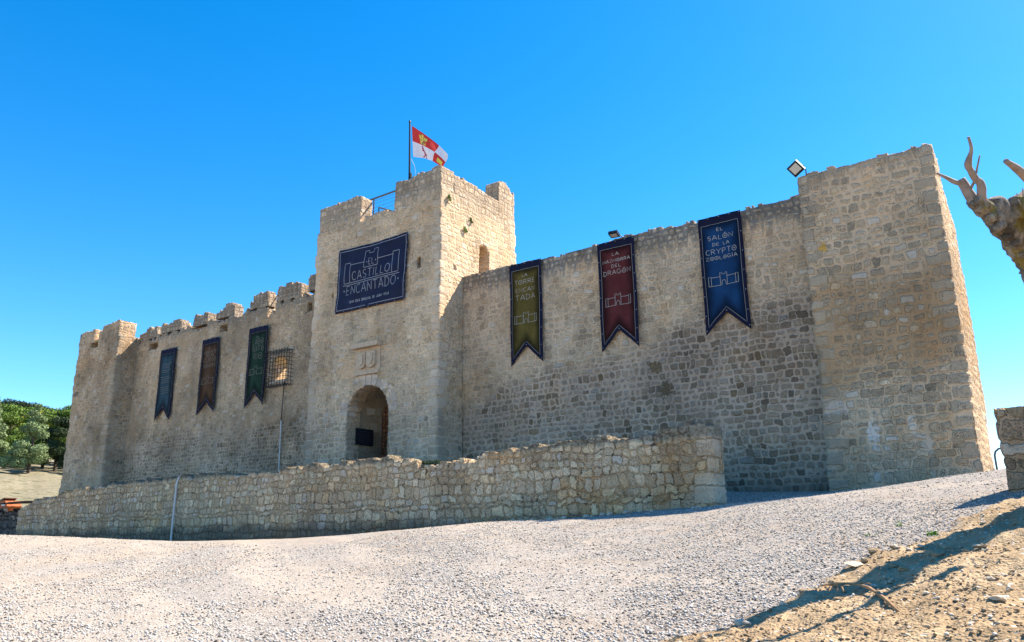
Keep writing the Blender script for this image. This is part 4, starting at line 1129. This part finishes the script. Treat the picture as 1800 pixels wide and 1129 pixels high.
g2 = pebbles('earth_crumbs', 17000, 2, lambda r, n: polar(r, n, 4.2, 14, -32, 4, 1.2), .004, .021, M_peb2, keep=lambda x, y, r: (r.random(len(x)) < dirtmask(x, y) * 1.2 + .03))
tag(g2, 'crumbs of brown earth and pebbles covering the dirt bank', 'earth', kind='stuff')

# ------------------------------------------------------------------ stone pillar, rail
pil = masonry('stone_pillar', M_pil, [(-.86, 13.95), (1.9, 13.95), (1.9, 14.6), (-.84, 14.6)], .3, .15, lambda u, x, y: 1.74 + 0 * u, None, closed=True, cell=.055, rag=.02, seed=95,
    warp=lambda x, y, z: (np.where(x < 0, x + .07 * (1 - z / 1.8) * -.6, x), y, z))
mb = MB(); mb.box(-.62, 1.6, 14.15, 14.45, 1.0, 1.70); mb.build('core', M_pil, pil)
tag(pil, 'squat rough stone pillar casting a shadow at the right edge', 'pillar')
mb = MB(); mb.tube([(-1.36, 20.0, .9), (-1.36, 20.0, 1.52), (-1.335, 20, 1.60), (-1.27, 20.0, 1.655), (-1.15, 20.0, 1.67), (-.4, 20, 1.67)], .022, 8)
hr = mb.build('handrail', M_steel, None, loc=(-1.36, 20, 1.0), smooth=True); tag(hr, 'thin bent metal handrail between right corner tower and stone pillar', 'handrail')

# ------------------------------------------------------------------ floodlights
def floodlight(loc, size, rot, label, arm):
    root = empty('floodlight', loc, label, 'floodlight', 'floodlights on the wall tops')
    R = rot
    mb = MB(); s = size / 2
    mb.box(-s, s, -.05, .06, -s, s, R)
    for k in range(7): mb.box(-s * .85 + k * s * .28, -s * .85 + k * s * .28 + .015, .06, .11, -s * .8, s * .8, R)
    mb.build('housing', M_black, root)
    mb = MB(); mb.box(-s * .72, s * .72, -.056, -.05, -s * .62, s * .72, R); mb.build('glass', M_glass_lamp, root)
    mb = MB()
    for a, b in zip(arm, arm[1:]): mb.tube([a, b], .02, 6)
    mb.build('bracket', M_steel, root)
R1 = Matrix.Rotation(math.radians(-8), 4, 'Z') @ Matrix.Rotation(math.radians(38), 4, 'X') @ Matrix.Rotation(math.radians(-26), 4, 'Y')
floodlight((-5.94, 24.95, 11.56), .42, R1, 'square black floodlight on the left top corner of the right corner tower', [(.24, .02, .05), (.27, .15, -.1), (.2, .4, -.25)])
R2 = Matrix.Rotation(math.radians(8), 4, 'Z') @ Matrix.Rotation(math.radians(82), 4, 'X')
floodlight((-13.12, 25.7, 11.16), .36, R2, 'small flat floodlight on the wall top above the dark red banner', [(0, .05, .03), (.12, .3, .02), (.2, .5, -.05)])

# ------------------------------------------------------------------ pollarded tree at the right
def bark_mat():
    t = NT('mossy_bark')
    pos = t.n('ShaderNodeTexCoord').outputs['Object']
    n1, _ = t.noise(pos, 3.5, 5, .65); n2, _ = t.noise(t.vm('MULTIPLY', pos, (1, 1, .4)), 16, 5, .7); n3, _ = t.noise(pos, 2.0, 4, .6)
    c = t.ramp(n2, [(.3, (.055, .046, .038)), (.45, (.19, .16, .128)), (.66, (.37, .32, .265))])
    c = t.mix(t.m('MULTIPLY', t.ss(n1, .5, .62), .7), c, (.22, .165, .012))
    n4, _ = t.noise(pos, 38, 4, .7); c = t.mix(t.m('MULTIPLY', t.ss(n3, .54, .66), .75), c, (.04, .033, .025)); c = t.mix(t.m('MULTIPLY', t.ss(n4, .56, .66), .6), c, (.05, .04, .03))
    t.color(c); t.bump(n2, 1., .05); t.b.inputs['Roughness'].default_value = .95; t.b.inputs['Specular IOR Level'].default_value = .1
    return t.mat
M_bark = bark_mat(); M_twig = plain('smooth_bark', (.26, .205, .17), .8, .3, 12)
TB = (.75, 13.1, .9)
tree = empty('pollarded_tree', TB, 'old leafless pollarded tree with mossy bark leaning in at the right edge', 'tree')
def limb(name, pts, rad, parent, mat, n=14, wob=.06, sub=5, lump=.12, seed=0):
    # resample with a Catmull-Rom curve and roughen
    P = [Vector(p) for p in pts]; out = []; rr = []
    for i in range(len(P) - 1):
        a = P[max(i - 1, 0)]; b = P[i]; c = P[i + 1]; d = P[min(i + 2, len(P) - 1)]
        for k in range(sub):
            t = k / sub
            out.append(.5 * ((2 * b) + (c - a) * t + (2 * a - 5 * b + 4 * c - d) * t * t + (3 * b - a - 3 * c + d) * t ** 3)); rr.append(rad[i] + (rad[i + 1] - rad[i]) * t)
    out.append(P[-1]); rr.append(rad[-1])
    mb = MB(); mb.tube(out, rr, n)
    from mathutils import noise as mn
    vs = []
    for i, v in enumerate(mb.v):
        ring = min(i // n, len(out) - 1); c = out[ring]; v = Vector(v); d = v - c
        k = 1 + lump * mn.noise(v * 3.1 + Vector((seed, 0, 0))) * 1.5 + lump * mn.noise(v * 9. + Vector((0, seed, 0))) + lump * .8 * abs(mn.noise(v * 22. + Vector((0, 0, seed))))
        vs.append(tuple(c + d * k))
    mb.v = vs
    return mb.build(name, mat, parent, loc=TB, smooth=True)
limb('trunk', [(.78, 13.2, .3), (.74, 13.0, 1.0), (.60, 12.6, 1.7), (.33, 11.9, 2.35), (.20, 11.4, 2.78)], [.55, .42, .38, .37, .35], tree, M_bark, 26, lump=.12, sub=8)
lm = limb('branch', [(.24, 11.5, 2.7), (.12, 11.15, 2.98), (-.01, 10.8, 3.24), (-.21, 10.4, 3.45), (-.36, 10.15, 3.56), (-.46, 9.98, 3.68)], [.30, .26, .205, .145, .115, .08], tree, M_bark, 26, lump=.2, seed=2, sub=9)
kn = limb('branch', [(.16, 11.2, 2.9), (.12, 10.9, 3.25), (.12, 10.6, 3.5), (.13, 10.4, 3.66), (.14, 10.35, 3.72)], [.32, .30, .30, .25, .10], tree, M_bark, 26, lump=.28, seed=5, sub=9)
limb('twig', [(-.44, 10.02, 3.62), (-.50, 9.96, 3.78), (-.545, 9.9, 3.925)], [.07, .058, .05], tree, M_twig, 8, lump=.1)
limb('twig', [(-.53, 9.91, 3.87), (-.60, 9.86, 3.885), (-.68, 9.76, 3.93), (-.76, 9.7, 3.985)], [.035, .028, .02, .012], tree, M_twig, 7, lump=.1)
limb('twig', [(-.40, 10.02, 3.58), (-.355, 9.92, 3.80), (-.395, 9.86, 3.87), (-.43, 9.76, 3.955), (-.435, 9.7, 4.01), (-.375, 9.6, 4.13), (-.38, 9.52, 4.25)], [.055, .045, .036, .032, .040, .02, .014], tree, M_twig, 8, lump=.22, seed=3)
limb('twig', [(-.49, 9.96, 3.77), (-.41, 9.9, 3.87), (-.355, 9.8, 3.99), (-.31, 9.7, 4.075)], [.018, .016, .012, .009], tree, M_twig, 6, lump=.1)
limb('stub', [(-.24, 10.4, 3.42), (-.255, 10.28, 3.6), (-.26, 10.2, 3.715)], [.13, .11, .07], tree, M_bark, 10, lump=.25, seed=8)
limb('twig', [(.55, 10.2, 3.0), (.25, 9.5, 3.25), (.09, 9.0, 3.39), (.02, 8.8, 3.44), (-.07, 8.6, 3.49)], [.07, .055, .045, .04, .028], tree, M_twig, 9, lump=.15)
lr = random.Random(4)
for k, (x, y, z) in enumerate(((-.30, 10.2, 3.36), (-.22, 10.35, 3.27), (-.16, 10.45, 3.2), (-.33, 10.1, 3.46), (-.40, 10.0, 3.56), (-.09, 10.6, 3.1), (.02, 10.75, 2.98), (-.36, 10.2, 3.62), (-.12, 10.35, 3.58), (-.45, 9.96, 3.62))):
    limb('knot', [(x + .05, y + .04, z + .05), (x, y, z), (x - .035, y - .03, z - lr.uniform(-.02, .04))], [.06, .055, .02], tree, M_bark, 10, lump=.35, seed=20 + k, sub=4)
for k in range(12):
    t = lr.random(); x = .02 + .12 * lr.random() - .1 * (1 - t); y = 10.5 - .2 * lr.random(); z = 3.5 + .15 * lr.random()
    limb('twig', [(x, y, z), (x + lr.uniform(-.1, .03), y - .12, z + lr.uniform(.08, .2))], [.012, .004], tree, M_twig, 5, sub=2)

# fallen twig on the bank
tw = empty('fallen_twig', (-1.6, 7.3, -.5), 'dead brown root-like branch lying across the earth bank', 'branch')
_A, _B = (-2.16, 8.08), (-1.2, 6.48)
def _lin(x, y):
    t = ((x - _A[0]) * (_B[0] - _A[0]) + (y - _A[1]) * (_B[1] - _A[1])) / ((_B[0] - _A[0]) ** 2 + (_B[1] - _A[1]) ** 2)
    return zf(*_A) + (zf(*_B) - zf(*_A)) * t, t
_off = max(zf(x, y) - _lin(x, y)[0] for x, y in ((-1.98, 7.92), (-1.81, 7.74), (-1.66, 7.5), (-1.53, 7.24), (-1.44, 7.02), (-1.35, 6.82), (-1.27, 6.62)))
def ztop_(x, y, d):         # the stem bridges the hollows between the clods it rests on
    l, t = _lin(x, y)
    return (x, y, max(l + _off * math.sin(math.pi * min(1, max(0, t))) ** .4 - .01 + d * .5, zf(x, y) + .006))
mb = MB(); mb.tube([ztop_(-2.16, 8.08, .06), ztop_(-1.98, 7.92, .055), ztop_(-1.81, 7.74, .07), ztop_(-1.66, 7.5, .08), ztop_(-1.53, 7.24, .08), ztop_(-1.44, 7.02, .06), ztop_(-1.35, 6.82, .045), ztop_(-1.27, 6.62, .03), ztop_(-1.2, 6.48, .015)], [.006, .009, .011, .012, .013, .013, .014, .016, .012], 8, wob=.08)
M_dead = plain('dead_wood', (.34, .20, .10), .85, .35, 14)
mb.build('stem', M_dead, tw, loc=(-1.6, 7.3, -.5), smooth=True)
for pts in ([(-1.86, 7.8, .06), (-1.85, 7.6, .05), (-1.85, 7.45, .04)], [(-1.85, 7.5, .05), (-1.86, 7.32, .03), (-1.84, 7.2, .012)], [(-1.85, 7.5, .05), (-1.77, 7.36, .05), (-1.73, 7.22, .012)], [(-1.72, 7.6, .08), (-1.62, 7.5, .12), (-1.54, 7.36, .12)], [(-1.85, 7.46, .05), (-1.81, 7.4, .05), (-1.80, 7.3, .0)]):
    mb = MB(); mb.tube([ztop_(*p) for p in pts], [.009, .008, .005], 6, wob=.2); mb.build('side_shoot', M_dead, tw, loc=(-1.6, 7.3, -.5), smooth=True)

# ------------------------------------------------------------------ small plants
def leaf_mat(name, a, b, rough=.7):
    t = NT(name)
    v = t.sep(t.n('ShaderNodeVertexColor', layer_name='tone').outputs['Color'])
    t.color(t.mix(v[0], a, b)); t.b.inputs['Roughness'].default_value = rough; t.b.inputs['Specular IOR Level'].default_value = .2
    return t.mat
def leaf_cloud(name, centers, radii, n, size, seed, mat, parent=None, up=.3, aspect=.45, squash=1.):
    rng = np.random.default_rng(seed)
    C = np.array(centers, float); Rr = np.array(radii, float)
    w = Rr ** 2; idx = rng.choice(len(C), n, p=w / w.sum())
    d = rng.normal(size=(n, 3)); d /= np.linalg.norm(d, axis=1)[:, None]
    rad = rng.random(n) ** .4
    d2 = d.copy(); d2[:, 2] *= squash
    P = C[idx] + d2 * (Rr[idx] * rad)[:, None]
    nrm = d * .6 + rng.normal(size=(n, 3)) * .7; nrm[:, 2] += up; nrm /= np.linalg.norm(nrm, axis=1)[:, None]
    a = np.cross(nrm, rng.normal(size=(n, 3))); a /= np.linalg.norm(a, axis=1)[:, None]; b = np.cross(nrm, a)
    s = size * (.6 + .8 * rng.random(n))[:, None]
    V = np.stack([P - a * s, P - b * s * aspect, P + a * s, P + b * s * aspect], 1)
    Q = np.arange(n * 4).reshape(n, 4)
    me = quads_mesh(name, V.reshape(-1, 3), Q)
    at = me.color_attributes.new('tone', 'FLOAT_COLOR', 'POINT')
    cl = rng.random(len(C))[idx]; tn = np.clip(.55 * cl + .45 * rng.random(n), 0, 1); tn = np.repeat(tn, 4)
    at.data.foreach_set('color', np.stack([tn, tn, tn, tn * 0 + 1], -1).astype(np.float32).ravel())
    return link(name, me, parent, mat)
M_weed = leaf_mat('weed_leaves', (.09, .15, .03), (.22, .32, .07)); M_weed2 = leaf_mat('fresh_leaves', (.10, .22, .02), (.2, .38, .05))
for (x, y, z, r, l, m) in ((-20.83, 24.98, 14.5, .085, 'small green weed high on the side face of the gate tower, near its front edge', M_weed), (-20.83, 26.12, 13.36, .09, 'small green weed on the side face of the gate tower, above the slot', M_weed), (-20.83, 26.56, 13.95, .06, 'tiny green weed on the side face of the gate tower, towards the back', M_weed)):
    o = leaf_cloud('weed', [(0, 0, 0), (.03, .05, -.1), (.04, -.06, .06)], [r, r * .8, r * .7], 160, .035, int(z * 10), m); o.location = (x, y, z); tag(o, l, 'weed', 'weeds growing on the gate tower')
o = leaf_cloud('weed', [(i * .14 - .35, 0, .02 * (i % 2)) for i in range(7)], [.10] * 7, 600, .035, 5, leaf_mat('dark_weed_leaves', (.03, .05, .018), (.08, .115, .04))); o.location = (-17.35, 19.85, 2.27); tag(o, 'dark green bushy weed growing on top of the low wall by the gate', 'weed')
x, y = -1.53, 10.85
o = leaf_cloud('weed', [(0, 0, .02), (.06, .02, .02)], [.05, .04], 90, .022, 6, M_weed2); o.location = (x, y, zf(x, y)); tag(o, 'bright green weed sprouting in the gravel near the pillar', 'weed')
for k, (x, y) in enumerate(((-2.35, 11.4), (-2.05, 12.0))):
    o = leaf_cloud('weed', [(0, 0, .01), (.1, .02, .0)], [.05, .04], 40, .018, 16 + k, M_weed2); o.location = (x, y, zf(x, y)); tag(o, ('thin green sprout in the gravel, nearer the low wall', 'faint green sprout in the gravel, further up the slope')[k], 'weed', 'sprouts in the gravel')

# ------------------------------------------------------------------ hillside trees
M_pine = leaf_mat('pine_needles', (0.053, 0.097, 0.013), (0.159, 0.251, 0.043)); M_pale_n = leaf_mat('pale_needles', (0.114, 0.155, 0.061), (0.265, 0.348, 0.154)); M_yel_n = leaf_mat('yellow_blossom', (0.124, 0.164, 0.018), (0.372, 0.367, 0.025)); M_darkn = leaf_mat('dark_needles', (0.017, 0.032, 0.014), (0.058, 0.087, 0.031))
M_trunk = plain('pine_bark', (.10, .075, .055), .95, .3, 2)
def tree_parts(kind, seed):
    rng = random.Random(seed); C = []; R = []
    if kind == 'cone':
        for k in range(46):
            h = rng.random() ** .8; r = (1 - h) * .36 + .03; a = rng.uniform(0, 6.28); q = r * math.sqrt(rng.uniform(.1, 1))
            C.append((q * math.cos(a), q * math.sin(a), .06 + h * .92)); R.append(.055 + .085 * (1 - h))
    else:
        for k in range(56):
            a = rng.uniform(0, 6.28); h = rng.uniform(.14, .95); r = .44 * math.sin(math.pi * min(1, max(.04, (h - .02) / .96))) ** .5; q = r * math.sqrt(rng.random())
            C.append((q * math.cos(a), q * math.sin(a), h)); R.append(rng.uniform(.07, .14))
    return C, R
CR = {}
for kind, nm, mat in (('cone', 'pale', M_pale_n), ('round', 'green', M_pine), ('round', 'dark', M_darkn), ('round', 'yellow', M_yel_n)):
    for v in range(2):
        C, R = tree_parts(kind, hash_ if False else (len(CR) * 7 + v + 1)); o = leaf_cloud('crown', C, R, 20000, .021, len(CR) + 100 + v, mat, aspect=.28, squash=.62)
        CR[(nm, v)] = o.data; bpy.data.objects.remove(o)
mb = MB(); mb.tube([(0, 0, -.05), (.01, 0, .3), (0, .01, .6), (0, 0, .9)], [.028, .022, .014, .004], 7)
for k in range(9):
    a = k * 2.4; z = .25 + k * .07; mb.tube([(0, 0, z), (.2 * math.cos(a), .2 * math.sin(a), z + .06)], [.009, .003], 5)
to = mb.build('trunk', M_trunk); TRM = to.data; bpy.data.objects.remove(to)
def hill_z(x, y): return zf(x, y)
def at_px(ax, d):      # ax = tangent angle from +y towards -x in degrees
    a = math.radians(ax); return -math.sin(a) * d, math.cos(a) * d
TREES = [(66.3, 128, 9.6, 'pale', 'pale grey-green cone-shaped conifer standing in front on the slope'), (68.6, 132, 10.5, 'pale', 'pale conifer at the very left edge of the slope'),
         (64.0, 142, 9.5, 'dark', 'dark tree beside the left corner tower'), (64.9, 150, 10, 'green', 'green pine behind the pale conifer, towards the tower'), (67.6, 150, 10, 'green', 'green pine between the two pale conifers'),
         (65.6, 163, 10.5, 'yellow', 'yellow-flowered tree on the right of the slope'), (66.9, 165, 8.4, 'yellow', 'yellow-flowered tree left of the other one'), (68.3, 168, 11, 'green', 'broad green pine high on the left of the slope'), (64.4, 172, 11.5, 'green', 'broad green pine high on the slope by the tower'),
         (66.4, 178, 11.5, 'green', 'green pine in the middle of the upper row'), (67.3, 190, 12.5, 'dark', 'tallest dark pine on the skyline'), (65.9, 196, 12, 'dark', 'dark pine on the skyline, right of the tallest one'), (64.6, 198, 11.5, 'dark', 'dark pine on the skyline next to the tower'), (68.9, 192, 11.5, 'dark', 'dark pine on the skyline at the left edge'),
         (63.2, 160, 11, 'dark', 'dark pine half hidden behind the left corner tower'), (63.4, 190, 12, 'green', 'green pine mostly hidden behind the left corner tower'), (70.2, 150, 11, 'green', 'green pine cut off by the left edge of the picture'), (63.6, 130, 5.2, 'dark', 'small dark tree low beside the left corner tower')]
for i, (a, d, h, k, l) in enumerate(TREES):
    x, y = at_px(a, d); z = hill_z(x, y)
    t = empty('conifer' if k == 'pale' else ('flowering_tree' if k == 'yellow' else 'pine_tree'), (x, y, z), l, 'tree', 'trees on the slope behind the castle')
    t.scale = (h * (1.05 if k != 'pale' else .85), h * (1.05 if k != 'pale' else .85), h); t.rotation_euler = (0, 0, i * 1.7)
    link('crown', CR[(k, i % 2)], t); link('trunk', TRM, t)

# orange machine at far left
mc = empty('site_dumper', (-62.0, 26.2, 2.05), 'orange machine with a raised dark bucket, half hidden beyond the wall at the left edge', 'machine')
M_or = plain('orange_paint', (.34, .095, .03), .7, .4, 3); M_tyre = plain('tyre_rubber', (.03, .03, .03), .9, .2, 5)
mb = MB(); mb.prism([(-.7, -.1), (1.0, -.1), (1.3, .35), (.75, .9), (-.2, .95), (-.7, .5)], -.6, .6); mb.build('body', M_or, mc)
mb = MB(); mb.prism([(-2.2, .3), (-.6, .62), (.4, 1.15), (.3, 1.22), (-.8, .95), (-2.2, .75)], -.5, .5); mb.build('bucket', M_rust, mc)
for x in (-.5, 1.0):
    mb = MB(); mb.tube([(x, -.85, -.25), (x, -.55, -.25)], .45, 16); mb.build('wheel', M_tyre, mc)
mb = MB(); mb.prism([(.2, .4), (.9, .4), (.8, .62), (.3, .66)], -.64, -.6); mb.build('side_panel', M_white, mc)
mc.scale = (.8, .8, .7)

# ------------------------------------------------------------------ camera, light, sky
cam = bpy.data.cameras.new('camera'); co = link('camera', cam)
r = Vector((.8173, .5761, -.0115)); u = Vector((.1596, -.2073, .9652)); fwd = Vector((-.5536, .7907, .2613))
Mx = Matrix((( r.x, u.x, -fwd.x, 0), (r.y, u.y, -fwd.y, 0), (r.z, u.z, -fwd.z, 0), (0, 0, 0, 1)))
co.matrix_world = Mx
cam.sensor_width = 36; cam.lens = 1385 / 1800 * 36; cam.clip_start = .05; cam.clip_end = 5000
scene.camera = co
sl = bpy.data.lights.new('sun', 'SUN'); sl.energy = 5.0; sl.angle = math.radians(.55); sl.color = (1., .88, .73)
so = link('sun', sl); so.rotation_euler = SUN.to_track_quat('Z', 'Y').to_euler()
w = bpy.data.worlds.new('World'); scene.world = w; w.use_nodes = True
nt = w.node_tree; bg = nt.nodes['Background']
sky = nt.nodes.new('ShaderNodeTexSky'); sky.sky_type = 'NISHITA'; sky.sun_disc = False
sky.sun_elevation = math.asin(SUN.z); sky.sun_rotation = math.atan2(SUN.x, SUN.y)
sky.altitude = 850; sky.air_density = 1.; sky.dust_density = .35; sky.ozone_density = 2.2
hs = nt.nodes.new('ShaderNodeHueSaturation'); hs.inputs['Saturation'].default_value = 1.44; hs.inputs['Value'].default_value = 1.1; hs.inputs['Hue'].default_value = .498
nt.links.new(sky.outputs[0], hs.inputs['Color']); nt.links.new(hs.outputs[0], bg.inputs['Color']); bg.inputs['Strength'].default_value = .10
scene.view_settings.view_transform = 'Standard'; scene.view_settings.look = 'None'
scene.view_settings.exposure = 1.42; scene.view_settings.gamma = 1
scene.cycles.max_bounces = 4; scene.cycles.diffuse_bounces = 3
